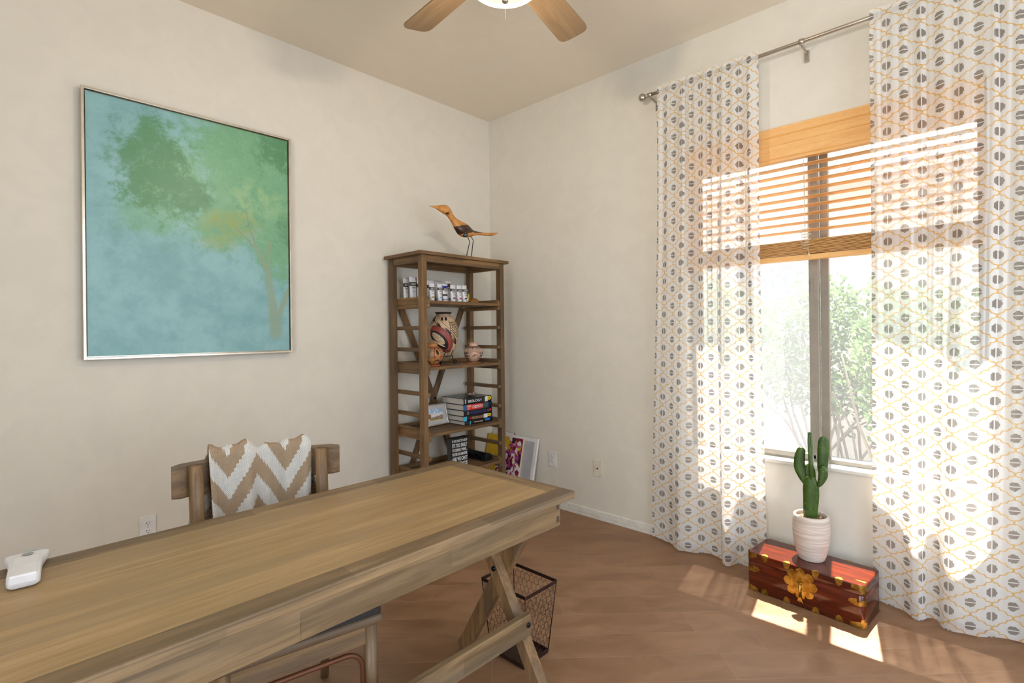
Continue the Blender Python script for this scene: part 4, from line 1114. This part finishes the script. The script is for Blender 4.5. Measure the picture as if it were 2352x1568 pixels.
# ------------------------------------------------------------------ wooden blind
bl = thing('window_blind', 'honey coloured wooden slat blind half raised in the window', 'blind', (.0, -2.38, 2.39))
BY0, BY1 = WY0+.008, WY1-.008
prof = [(-.012, 2.202), (-.012, 2.216), (-.009, 2.220), (-.012, 2.224), (-.012, 2.290), (-.008, 2.296), (-.010, 2.302), (-.010, 2.336), (-.006, 2.340), (-.012, 2.346), (-.012, 2.368), (-.015, 2.374), (-.015, 2.386), (.0, 2.386), (.0, 2.202)]
b = B(); n = len(prof); vs = [(x, BY1, z) for x, z in prof]+[(x, BY0, z) for x, z in prof]
b.add(vs, [(i, (i+1) % n, n+(i+1) % n, n+i) for i in range(n)]+[tuple(range(n)), tuple(range(2*n-1, n-1, -1))]); part('valance', b, BLIND, bl)
b = B(); b.box(.004, .054, BY0, BY1, 2.335, 2.385, .002); part('headrail', b, BLIND, bl)
def slat(z, nm='slat', t=R(5)):
    b = B(); b.mbox(Matrix.Translation((.028, (BY0+BY1)/2, z)) @ Matrix.Rotation(t, 4, 'Y') @ Matrix.Diagonal((.050, BY1-BY0, .0028, 1)), .0008); return part(nm, b, BLIND, bl)
z = 2.300; sl = []
while z > 1.80: sl.append(z); z -= .0435
for z in sl: slat(z)
for k in range(13): slat(1.700+k*.0058, 'slat', R(.8*((k*7) % 3-1)))
b = B(); b.box(.003, .053, BY0, BY1, 1.668, 1.694, .004); part('bottom_rail', b, BLIND, bl)
CORD = plain('cream_cord', lin(222, 202, 170), .8)
b = B()
for yc in (-2.352, -2.85, -1.90):
    for xx in (.003, .053): b.tube([(xx, yc, 1.68), (xx, yc, 2.34)], .0012, 6)
    for z in sl: b.tube([(.003, yc, z+.0035), (.053, yc, z-.0035)], .0008, 5)
part('ladder_cords', b, CORD, bl)
pts = [(-.003, -2.350, 2.20), (-.004, -2.352, 1.95), (-.004, -2.356, 1.84)]
for k in range(60):
    a = k*.85; pts.append((-.010-.006*math.sin(a*1.7), -2.358+.022*math.sin(a)*(1+.3*math.sin(k*1.3)), 1.835-.0019*k+.006*math.cos(a)))
pts += [(-.006, -2.368, 1.715), (-.006, -2.372, 1.695)]
b = B(); b.tube(pts, .0014, 6); b.tube([(-.006, -2.372, 1.70), (-.006, -2.372, 1.682)], [.003, .0055], 10); part('pull_cord', b, CORD, bl, 'bunched pull cord')

# ------------------------------------------------------------------ lacquered trunk
tk = thing('trunk', 'red lacquered wooden chest with brass fittings on the floor under the window', 'chest', (-.220, -2.416, 0), R(-95))
def lacquer():
    t = T('red_lacquer', .16, spec=.6); x, y, z = t.obj()
    a = t.comb(x*1.5, y*14, z*14); g = t.noise(a, 3., 5., .6, .6)
    c = t.mix(g.smooth(.3, .7), lin(60, 20, 9), lin(98, 34, 12)); t.set('Base Color', c); t.bump(g, .03, .001); return t.mat
LAC = lacquer()
L2, D2, TH = .2535, .120, .190
def rrect(hx, hy, r_, n=6):
    out = []
    for cx, cy, a0 in ((hx-r_, hy-r_, 0), (-hx+r_, hy-r_, 90), (-hx+r_, -hy+r_, 180), (hx-r_, -hy+r_, 270)):
        for k in range(n+1): out.append((cx+r_*math.cos(R(a0+90*k/n)), cy+r_*math.sin(R(a0+90*k/n))))
    return out
def slab(b, z0, z1, eb, et, hx=L2, hy=D2):
    rings = [(z0, -eb), (z0+eb, 0), (z1-et, 0), (z1-et*.4, -et*.35), (z1, -et)]
    vs = []; n = 28
    for zz, e in rings: vs += [(x, y, zz) for x, y in rrect(hx+e, hy+e, .022)]
    m = len(rrect(.1, .1, .02))
    b.add(vs, [(i*m+k, i*m+(k+1) % m, (i+1)*m+(k+1) % m, (i+1)*m+k) for i in range(len(rings)-1) for k in range(m)], 0, True)
    b.add(vs[:m], [tuple(range(m-1, -1, -1))]); b.add(vs[-m:], [tuple(range(m))])
b = B(); slab(b, .001, .1445, .003, .001); part('body', b, LAC, tk, local=True)
b = B(); slab(b, .1455, .190, .001, .004); part('lid', b, LAC, tk, local=True)
FR = frame((0, -D2-.0003, 0), (1, 0, 0), (0, 0, 1))          # front face
def trefoil(cx, cz, w, h, up=1):
    pts = []
    for (dx, dz, r_) in ((-.5, .0, .33), (.0, .62, .36), (.5, .0, .33)): pass
    ol = [(-.5, 0), (-.52, .25), (-.38, .5), (-.42, .68), (-.22, .82), (-.12, 1.0), (0, .92), (.12, 1.0), (.22, .82), (.42, .68), (.38, .5), (.52, .25), (.5, 0)]
    return [(cx+x*w, cz+up*y*h) for x, y in ol]
def cw(p):
    a = sum(p[i][0]*p[(i+1) % len(p)][1]-p[(i+1) % len(p)][0]*p[i][1] for i in range(len(p)))
    return p if a > 0 else p[::-1]
for cx in (-.168, -.066, .060, .155):
    b = B(); b.prism(cw(trefoil(cx, .1895, .030, .030, -1)), FR, .0012)
    b.prism(cw([(x, -D2+(y)*1.0) for x, y in trefoil(cx, .0, .030, .022, 1)]), Matrix.Translation((0, 0, .1898)), .0012)
    b.ball((cx, -D2-.0018, .176), .0018, 8, 6); part('brass_clip', b, BRASS, tk, local=True)
    b = B(); b.prism(cw(trefoil(cx, .002, .030, .028, 1)), FR, .0012); b.ball((cx, -D2-.0018, .014), .0018, 8, 6); part('brass_clip', b, BRASS, tk, local=True)
for cx in (-.13, .0, .13):
    b = B(); b.prism(cw([(x, D2-y) for x, y in trefoil(cx, .0, .030, .014, 1)]), Matrix.Translation((0, 0, .1898)), .0012); part('brass_clip', b, BRASS, tk, local=True)
# corner caps wrap the rounded front corners
def cap(b, sx, z0, z1, reach, up):
    n = 14; vs = []; r_ = .022
    path = [(sx*(L2-r_-reach), -D2-.0012)]
    for k in range(n+1):
        a = R(90*k/n); path.append((sx*(L2-r_+(r_+.0012)*math.sin(a)), -D2+r_-(r_+.0012)*math.cos(a)))
    path.append((sx*(L2+.0012), -D2+r_+reach*.5))
    m = len(path)
    for j in range(2):
        for i, (x, y) in enumerate(path):
            t = i/(m-1); ext = (z1-z0)*(1-(.55*abs(2*t-1)**1.2)+.10*math.sin(t*22))
            z = z0 if j == 0 else (z0+ext)
            if up < 0: z = z1 if j == 0 else z1-ext
            vs.append((x, y, z))
    fs = [(i, i+1, m+i+1, m+i) for i in range(m-1)]
    if sx*up < 0: fs = [f[::-1] for f in fs]
    b.add(vs, fs, 0, True)
for sx in (-1, 1):
    b = B(); cap(b, sx, .0015, .046, .032, 1); part('corner_plate', b, BRASS, tk, local=True)
    b = B(); cap(b, sx, .150, .189, .028, -1); part('corner_plate', b, BRASS, tk, local=True)
    b = B(); b.prism(cw([(sx*(.213+y*-1.0+.012), .113+x) for x, y in trefoil(0, 0, .030, .034, 1)]), FR, .0012); cap(b, sx, .098, .128, .006, 1); part('side_plate', b, BRASS, tk, local=True)
# lid corner ornament
b = B(); b.prism(cw([(L2-.006-y, -.075+x) for x, y in trefoil(0, 0, .016, .040, 1)]), Matrix.Translation((0, 0, .1898)), .0012); part('brass_clip', b, BRASS, tk, local=True)
# lock plate: eight-lobed flower
def flower(cx, cz, r0, r1, half):
    out = []
    for k in range(96):
        a = 2*PI*k/96; rr = r0+(r1-r0)*abs(math.cos(a*4))**.55*(1+.05*math.cos(a*24))
        x, z = cx+rr*math.sin(a), cz+rr*math.cos(a); out.append((x, z))
    return out
b = B(); b.prism(cw(flower(-.005, .112, .052, .073, 0)), FR, .0014); lk = part('lock_plate', b, BRASS, tk, local=True)
b = B(); b.prism(cw([(-.005+.040*math.sin(2*PI*k/40), .112+.040*math.cos(2*PI*k/40)) for k in range(40)]), frame((0, -D2-.0016, 0), (1, 0, 0), (0, 0, 1)), .0016)
part('escutcheon', b, BRASS, lk, local=True)
b = B(); b.box(-.020, .010, -D2-.0045, -D2-.001, .146, .176, .001); b.box(-.014, .004, -D2-.0052, -D2-.003, .095, .150, .001)
b.tube([(-.012, -D2-.005, .118), (-.012, -D2-.011, .118)], .0035, 10); b.tube([(.002, -D2-.005, .118), (.002, -D2-.011, .118)], .0035, 10); b.tube([(-.016, -D2-.0095, .118), (.006, -D2-.0095, .118)], .0025, 8)
part('hasp', b, BRASS, tk, local=True)
b = B(); b.tube([(-.005, -D2-.0085, .112), (-.005, -D2-.0085, .052)], [.006, .0045], 12)
b.prism(cw([(-.010, .055), (0, .055), (.003, .044), (.010, .026), (.000, .033), (-.005, .026), (-.010, .033), (-.018, .028), (-.012, .044)]), frame((0, -D2-.0045, 0), (1, 0, 0), (0, 0, 1)), .004)
part('padlock', b, BRASS, tk, local=True)

# ------------------------------------------------------------------ potted cactus
pc = thing('potted_cactus', 'upright green cactus in a ribbed white pot standing on the red chest', 'potted plant', (-.196, -2.414, .1905))
def pot_mat():
    t = T('white_combed_clay', .6, spec=.3); x, y, z = t.obj(); n = t.noise(t.comb(x*4, y*4, z*110), 1.6, 3., .6); m = t.noise(t.comb(x*30, y*30, z*160), 1., 2.)
    c = t.mix(n.smooth(.35, .65), lin(196, 182, 170), lin(222, 212, 202)); t.set('Base Color', c); t.bump(n*.6+m*.4, .5, .002); return t.mat
pf = smooth_spine([(.001, 0), (.050, 0), (.058, .006), (.068, .040), (.0775, .090), (.081, .135), (.0805, .175), (.077, .205), (.074, .2125), (.070, .2135), (.0665, .210), (.066, .195), (.066, .182)], 3)
b = B(); b.lathe(pf, (0, 0, 0), 48); part('pot', b, pot_mat(), pc, local=True)
def gravel():
    t = T('tan_gravel', .9); x, y, z = t.obj(); v = t.comb(x*1., y*1., z*1.); d = V(t, t.voro(v, 190.)); c_ = t.voro(v, 190., out=1)
    sp_ = t.nt.nodes.new('ShaderNodeSeparateColor'); t.nt.links.new(c_, sp_.inputs[0]); k = V(t, sp_.outputs[0])
    t.set('Base Color', t.mix(d.smooth(.55, .25), lin(92, 62, 40), t.mix(k, lin(176, 132, 90), lin(214, 184, 146)))); t.bump(d*-1, 1., .006); return t.mat
b = B(); b.lathe([(.0, .200), (.03, .201), (.055, .198), (.0665, .193)], (0, 0, 0), 32); part('gravel', b, gravel(), pc, local=True)
def cactus_mat():
    t = T('cactus_skin', .38, spec=.5); x, y, z = t.obj(); n = t.noise(t.comb(x*1., y*1., z*1.), 22., 4., .6)
    t.set('Base Color', t.mix(n.smooth(.3, .7), lin(44, 70, 12), lin(64, 92, 22))); return t.mat
CAC = cactus_mat(); ARE = plain('areole_pale', lin(176, 188, 140), .8)
view = Vector((.977, .213, 0)); side = Vector((.213, -.977, 0))
def pad(axis, widths, thick, rot=0., name='pad', dots=True, seed=1):
    """axis: (along side, depth, height) points; half widths; thickness ratio"""
    a = smooth_spine([p+(w,) for p, w in zip(axis, widths)], 5)
    sv = Matrix.Rotation(R(rot), 3, 'Z') @ side; dv_ = Matrix.Rotation(R(rot), 3, 'Z') @ view
    n = 18; vs = []; N = len(a)
    for (s, d, z, w) in a:
        c = side*s+view*d+Vector((0, 0, z))
        for k in range(n):
            t = 2*PI*k/n; vs.append(c+sv*max(w, .0008)*math.cos(t)+dv_*max(min(w*.9, thick), .0008)*math.sin(t))
    b = B(); b.add(vs, [(i*n+k, i*n+(k+1) % n, (i+1)*n+(k+1) % n, (i+1)*n+k) for i in range(N-1) for k in range(n)]+[tuple(range(n-1, -1, -1)), tuple((N-1)*n+k for k in range(n))], 0, True)
    p = part(name, b, CAC, pc, local=True)
    if dots:
        rr = random.Random(seed); b = B(); m = max(8, int(N*.8)); placed = []
        for _ in range(m*6):
            i = rr.randrange(2, N-2); k = rr.uniform(-.8, .8); s, d, z, w = a[i]
            q = (s+w*k, z)
            if any(math.hypot(q[0]-o[0], q[1]-o[1]) < .013 for o in placed): continue
            placed.append(q)
            th2 = max(min(w*.9, thick), .001)*math.sqrt(1-k*k)
            b.ball(side*s+view*d+Vector((0, 0, z))+sv*w*k-dv_*th2, .0011, 6, 5)
            if len(placed) > m: break
        part('areoles', b, ARE, p, local=True)
    return p
o = -.2095+.019
pad([(-.002, 0, .185), (-.002, 0, .23), (.001, 0, .29), (.001, 0, .34), (-.001, 0, .378), (-.001, 0, .398), (-.001, 0, .403)], [.029, .031, .034, .0345, .028, .014, .001], .014, 0, 'stem', seed=1)
pad([(-.020, .006, .350), (-.034, .006, .380), (-.047, .006, .430), (-.046, .006, .485), (-.040, .006, .520), (-.040, .006, .533), (-.040, .006, .535)], [.008, .016, .024, .0235, .019, .009, .001], .0085, 0, 'pad', seed=2)
pad([(.050, .030, .370), (.050, .030, .430), (.053, .030, .490), (.056, .030, .540), (.056, .030, .575), (.056, .030, .590), (.056, .030, .592)], [.010, .021, .0245, .026, .021, .010, .001], .0085, 0, 'pad', seed=3)
pad([(.034, -.006, .352), (.043, -.006, .372), (.052, -.006, .405), (.053, -.006, .435), (.052, -.006, .454), (.052, -.006, .457)], [.006, .014, .020, .0185, .009, .001], .008, 0, 'pad', seed=4)
pad([(.002, -.010, .385), (.003, -.012, .42), (.001, -.014, .465), (.000, -.014, .515), (-.001, -.012, .545), (-.001, -.012, .556), (-.001, -.012, .558)], [.006, .012, .022, .024, .017, .008, .001], .009, 82, 'pad', seed=5)
pad([(.006, .028, .36), (.004, .03, .44), (.001, .034, .52), (-.001, .036, .57), (-.002, .036, .60), (-.002, .036, .606)], [.012, .022, .026, .022, .011, .001], .009, 70, 'pad', seed=6)
pad([(-.004, .024, .34), (-.006, .024, .38), (-.006, .024, .42), (-.006, .024, .445), (-.006, .024, .455)], [.015, .028, .026, .016, .001], .009, 10, 'pad', seed=7)

# ------------------------------------------------------------------ wire basket
wb = thing('waste_basket', 'dark wire mesh waste basket on the floor behind the desk leg', 'basket', (-1.472, -1.648, 0))
WIRE = plain('brown_wire', lin(62, 40, 30), .5, .5); RIM = plain('dark_brown_metal', lin(58, 36, 30), .45, .5)
T4 = [Vector(p) for p in ((-1.567, -1.534, .300), (-1.567, -1.776, .300), (-1.377, -1.776, .300), (-1.377, -1.534, .300))]
B4 = [Vector(p) for p in ((-1.547, -1.562, .006), (-1.547, -1.744, .006), (-1.399, -1.744, .006), (-1.399, -1.562, .006))]
b = B()
for i in range(4):
    p, q = T4[i], T4[(i+1) % 4]; b.bar(p-Vector((0, 0, .007)), q-Vector((0, 0, .007)), .003, .014, (q-p).cross(Vector((0, 0, 1))), .001)
part('rim', b, RIM, wb)
b = B(); b.box(-1.548, -1.398, -1.745, -1.561, .0, .004, .001)
for i in range(4):
    p, q = B4[i], B4[(i+1) % 4]; b.bar(p+Vector((0, 0, .003)), q+Vector((0, 0, .003)), .003, .018, (q-p).cross(Vector((0, 0, 1))), .001)
part('base', b, RIM, wb)
for i in range(4): part('corner_wire', B().tube([B4[i], T4[i]], .0022, 8), RIM, wb)
for i in range(4):
    b = B(); p0, p1, q0, q1 = B4[i], B4[(i+1) % 4], T4[i], T4[(i+1) % 4]
    wd = (q1-q0).length; nx = max(4, round(wd/.027)); rows = 11; jit = random.Random(20+i); J = {}
    def node(cx, cy):
        key = (round(cx, 3), round(cy, 3))
        if key not in J: J[key] = (cx+jit.uniform(-.08, .08), cy+jit.uniform(-.08, .08))
        x, y = J[key]; u = min(max(x/nx, 0), 1); v = min(max(y/rows, 0), 1)
        return (p0.lerp(p1, u)).lerp(q0.lerp(q1, u), v)
    for rw in range(rows):
        of = .5*(rw % 2)
        for k in range(-1, nx+1):
            a = (k+of, rw+.17); c = (k+of+.5, rw-.17); d = (k+of+1, rw+.17); e = (k+of, rw+.83)
            for s_, t_ in ((a, c), (c, d), (a, e)):
                if max(s_[0], t_[0]) <= 0 or min(s_[0], t_[0]) >= nx: continue
                P1, P2 = node(*s_), node(*t_)
                if (P1-P2).length > .002: b.tube([P1, P2], .0008, 4, cap=False)
    part('mesh_panel', b, WIRE, wb)

# ------------------------------------------------------------------ ceiling fan
FX, FY, FZ = -1.720, -1.852, 2.630
fn = thing('ceiling_fan', 'ceiling fan with light wood blades and a lit glass bowl', 'ceiling fan', (FX, FY, FZ))
for k in range(5):
    a = R(84.7-180+180+72*k) if False else R(84.7+72*k)
    Ma = Matrix.Rotation(a, 4, 'Z'); Mp = Ma @ Matrix.Rotation(R(-11), 4, 'X')
    pol = [(.185, -.052), (.20, -.058), (.560, -.068)]
    pol += [(.572+.034*math.sin(R(q)), -.034-.034*math.cos(R(q))) for q in (0, 30, 60, 90)]
    pol += [(.572+.034*math.cos(R(q)), .034+.034*math.sin(R(q))) for q in (0, 30, 60, 90)]
    pol += [(.560, .068), (.20, .058), (.185, .052)]
    b = B(); b.prism(pol, Matrix.Translation((0, 0, -.003)), .006)
    o_ = bpy.data.objects.new('blade', b.mesh('blade', FANW)); o_.matrix_local = Mp; ROOT[o_.name] = Matrix.Identity(4); place(o_, fn)
    b = B(); b.box(.09, .23, -.02, .02, .003, .009, .002); o2 = bpy.data.objects.new('blade_iron', b.mesh('blade_iron', NICKEL)); place(o2, o_)
b = B(); b.lathe(smooth_spine([(.001, .085), (.06, .085), (.105, .070), (.115, .035), (.110, -.015), (.085, -.035), (.06, -.045), (.06, -.075), (.075, -.085), (.075, -.095), (.001, -.095)], 2), (0, 0, 0), 36); part('motor', b, NICKEL, fn, local=True)
b = B(); b.tube([(0, 0, .08), (0, 0, .40)], .013, 14); part('downrod', b, NICKEL, fn, local=True)
b = B(); b.lathe([(.001, .418), (.065, .418), (.062, .390), (.035, .362), (.016, .352)], (0, 0, 0), 28); part('canopy', b, NICKEL, fn, local=True)
BOWL = T('frosted_lit_glass', .4); BOWL.set('Base Color', lin(236, 226, 206)); BOWL.set('Emission Color', (1.0, .86, .66, 1)); BOWL.set('Emission Strength', 1.3)
BOWL.surface(BOWL.mixsh(.55, BOWL.bs.outputs[0], BOWL.shader('ShaderNodeBsdfTransparent', Color=(1, 1, 1, 1))))
b = B(); b.lathe(smooth_spine([(.010, -.147), (.05, -.144), (.095, -.134), (.122, -.118), (.132, -.098), (.128, -.098)], 3), (0, 0, 0), 40); bw = part('glass_bowl', b, BOWL.mat, fn, 'glowing frosted glass bowl', True)
b = B(); b.ball((0, 0, -.166), (.012, .012, .011)); b.tube([(0, 0, -.146), (0, 0, -.156)], [.019, .012], 16); part('finial', b, NICKEL, fn, local=True)
b = B(); b.tube([(0, 0, -.176), (0, 0, -.232)], .0009, 6); part('pull_chain', b, plain('white_chain', lin(236, 232, 226), .4), fn, local=True)

# ------------------------------------------------------------------ outside the window
STUC = wall_mat('neighbour_stucco', lin(226, 216, 200))
g = B(); g.box(.15, 12, -10, 8, -.30, -.20); struct('ground', g, plain('desert_gravel', lin(150, 142, 132), .9))
nh = thing('neighbour_house', 'pale stucco house with tiled roof beyond the window', 'house', (4, -2, -.2))
b = B(); b.box(4.0, 9, -9, 6, -.2, 3.0)
part('wall', b, STUC, nh)
b = B()
def roof(u, v):
    y = -9+15*u; s = 3.6*v; k = s/.38
    return (3.55+s*.93, y, 2.98+s*.36+.035*math.sin(y*2*PI/.22)+.022*(1-(k-math.floor(k))))
b.grid(roof, 540, 40, None, 0, False)
part('roof', b, plain('pale_roof_tile', lin(196, 176, 160), .8), nh)
b = B(); b.box(3.5, 3.6, -9, 6, 2.86, 2.98); part('fascia', b, plain('fascia_paint', lin(210, 200, 186), .7), nh)
for (ya, yb2) in ((-1.50, -.55),):
    b = B(); b.box(3.965, 4.0, ya-.05, yb2+.05, 1.55, 2.25, .004); wn = part('window', b, WHITE, nh)
    b = B()
    ny = 4
    for i in range(ny):
        for j in range(3):
            y0_ = ya+(yb2-ya)*i/ny+.012; y1_ = ya+(yb2-ya)*(i+1)/ny-.012; z0_ = 1.60+.6*j/3+.012; z1_ = 1.60+.6*(j+1)/3-.012
            b.box(3.958, 3.964, y0_, y1_, z0_, z1_)
    part('panes', b, plain('window_pane_grey', lin(96, 104, 118), .3), wn)
LEAF = T('hedge_leaf', .5, spec=.3); _o = LEAF.obj(); _n = LEAF.noise(LEAF.comb(*_o), 5., 3.)
_c = LEAF.mix(_n.smooth(.3, .7), lin(84, 108, 66), lin(122, 144, 96))
_d = LEAF.shader('ShaderNodeBsdfDiffuse', Color=_c); _t = LEAF.shader('ShaderNodeBsdfTranslucent', Color=_c); LEAF.surface(LEAF.mixsh(.45, _d, _t))
BARK = plain('pale_bark', lin(128, 116, 104), .9)
def shrub(label, cx, cy, rx, ry, zb, zt, seed, nl):
    rr = random.Random(seed)
    r = thing('shrub', label, 'shrub', (cx, cy, -.2), 0, 'shrubs outside the window')
    b = B()
    for _ in range(nl):
        while True:
            x, y, z_ = rr.uniform(-1, 1), rr.uniform(-1, 1), rr.uniform(-1, 1)
            d = x*x+y*y+z_*z_
            if d < 1 and d > .2: break
        q = 1+.35*noise.noise(Vector((x*2.3+seed, y*2.3, z_*2.3)))
        c = Vector((cx+x*rx*q, cy+y*ry*q, (zb+zt)/2+z_*(zt-zb)/2*q))
        a = Vector((rr.gauss(0, 1), rr.gauss(0, 1), rr.gauss(0, .6))).normalized(); s_ = a.orthogonal().normalized()
        l, w = rr.uniform(.035, .065), rr.uniform(.014, .026)
        b.add([c-a*l*.5, c+s_*w, c+a*l*.5, c-s_*w], [(0, 1, 2, 3)])
    part('foliage', b, LEAF.mat, r)
    b = B()
    for _ in range(16):
        p = Vector((cx+rr.uniform(-.2, .2), cy+rr.uniform(-.3, .3), -.2)); q = Vector((cx+rr.uniform(-1, 1)*rx, cy+rr.uniform(-1, 1)*ry, zb+rr.uniform(.1, .9)*(zt-zb)))
        m = p.lerp(q, .5)+Vector((rr.uniform(-.1, .1), rr.uniform(-.1, .1), .1)); b.tube([p, m, q], [.014, .010, .005], 6)
    part('branches', b, BARK, r)
shrub('leafy shrub outside the sliding half of the window', 1.75, -1.15, .40, .55, .45, 1.80, 1, 4200)
shrub('leafy shrub outside the fixed pane beside the mullion', 2.75, -1.90, .42, .75, .40, 1.80, 2, 4600)
shrub('leafy shrub outside behind the wider curtain', 1.75, -2.75, .40, .55, .4, 1.60, 3, 3000)

# ------------------------------------------------------------------ light
w = bpy.data.worlds.new('daylight'); scn.world = w; w.use_nodes = True
nt = w.node_tree; bg = nt.nodes['Background']
tc = nt.nodes.new('ShaderNodeTexCoord'); sx = nt.nodes.new('ShaderNodeSeparateXYZ'); mr = nt.nodes.new('ShaderNodeMapRange'); mx = nt.nodes.new('ShaderNodeMix'); mx.data_type = 'RGBA'
nt.links.new(tc.outputs['Generated'], sx.inputs[0]); nt.links.new(sx.outputs[2], mr.inputs[0]); mr.inputs[1].default_value = 0; mr.inputs[2].default_value = .8
nt.links.new(mr.outputs[0], mx.inputs[0]); mx.inputs[6].default_value = (1.0, .98, .95, 1); mx.inputs[7].default_value = (.62, .78, 1.0, 1)
nt.links.new(mx.outputs[2], bg.inputs[0]); bg.inputs[1].default_value = 1.8
def lamp(name, kind, loc, energy, colr, **kw):
    l = bpy.data.lights.new(name, kind); l.energy = energy; l.color = colr
    for k, v in kw.items(): setattr(l, k, v)
    o = bpy.data.objects.new(name, l); o.location = loc; col.objects.link(o); return o
d = Vector((-1, -.20, -2.72)).normalized()
s = lamp('sun', 'SUN', (3, -1, 8), 26., (1., .985, .96), angle=R(.6)); s.rotation_euler = d.to_track_quat('-Z', 'Y').to_euler()
a = lamp('rear_fill_area', 'AREA', ((RX0+RX1)/2, YF-.14, (RZ0+RZ1)/2), 23., (.55, .76, 1.), shape='RECTANGLE', size=RX1-RX0-.1, size_y=RZ1-RZ0-.1); a.rotation_euler = (R(90), 0, 0)  # unseen area light added at the rear opening as room fill
a2 = lamp('left_fill_area', 'AREA', (XL-.2, (DY_0+DY_1)/2, DZ_1/2), 32., (.86, .94, 1.), shape='RECTANGLE', size=DY_1-DY_0, size_y=DZ_1-.1); a2.rotation_euler = (R(90), 0, R(-90))  # unseen area light added outside the left opening as fill
lamp('fan_bulb', 'POINT', (FX, FY, FZ-.112), 34., (1., .86, .68), shadow_soft_size=.03)
BOWLSH = None

# ------------------------------------------------------------------ camera
cam = bpy.data.cameras.new('camera'); co = bpy.data.objects.new('camera', cam); col.objects.link(co); scn.camera = co
F = 1198.8; cam.sensor_fit = 'HORIZONTAL'; cam.sensor_width = 36.; cam.lens = F/2352*36
cam.shift_x = 0.; cam.shift_y = (759.85-784)/2352*-1*-1
yaw, roll = .7579, -.011533
fwd = Vector((math.cos(yaw), math.sin(yaw), 0)); rt = Vector((math.sin(yaw), -math.cos(yaw), 0)); up = Vector((0, 0, 1))
r2 = rt*math.cos(roll)+up*math.sin(roll); u2 = -rt*math.sin(roll)+up*math.cos(roll)
Mc = Matrix((r2, u2, -fwd)).transposed().to_4x4(); Mc.translation = (-3.0347, -3.111, 1.3115); co.matrix_world = Mc
cam.clip_start = .05; cam.clip_end = 100

scn.view_settings.view_transform = 'Standard'; scn.view_settings.look = 'None'; scn.view_settings.gamma = 1.; scn.view_settings.use_curve_mapping = False
scn.view_settings.exposure = .52
cy = scn.cycles
cy.max_bounces = 6; cy.diffuse_bounces = 4; cy.glossy_bounces = 3; cy.transmission_bounces = 6; cy.transparent_max_bounces = 10
cy.caustics_reflective = False; cy.caustics_refractive = False; cy.sample_clamp_indirect = 6.
cy.use_adaptive_sampling = True; cy.adaptive_threshold = .05; cy.adaptive_min_samples = 16; cy.use_light_tree = False
w.cycles.sampling_method = "MANUAL"; w.cycles.sample_map_resolution = 256
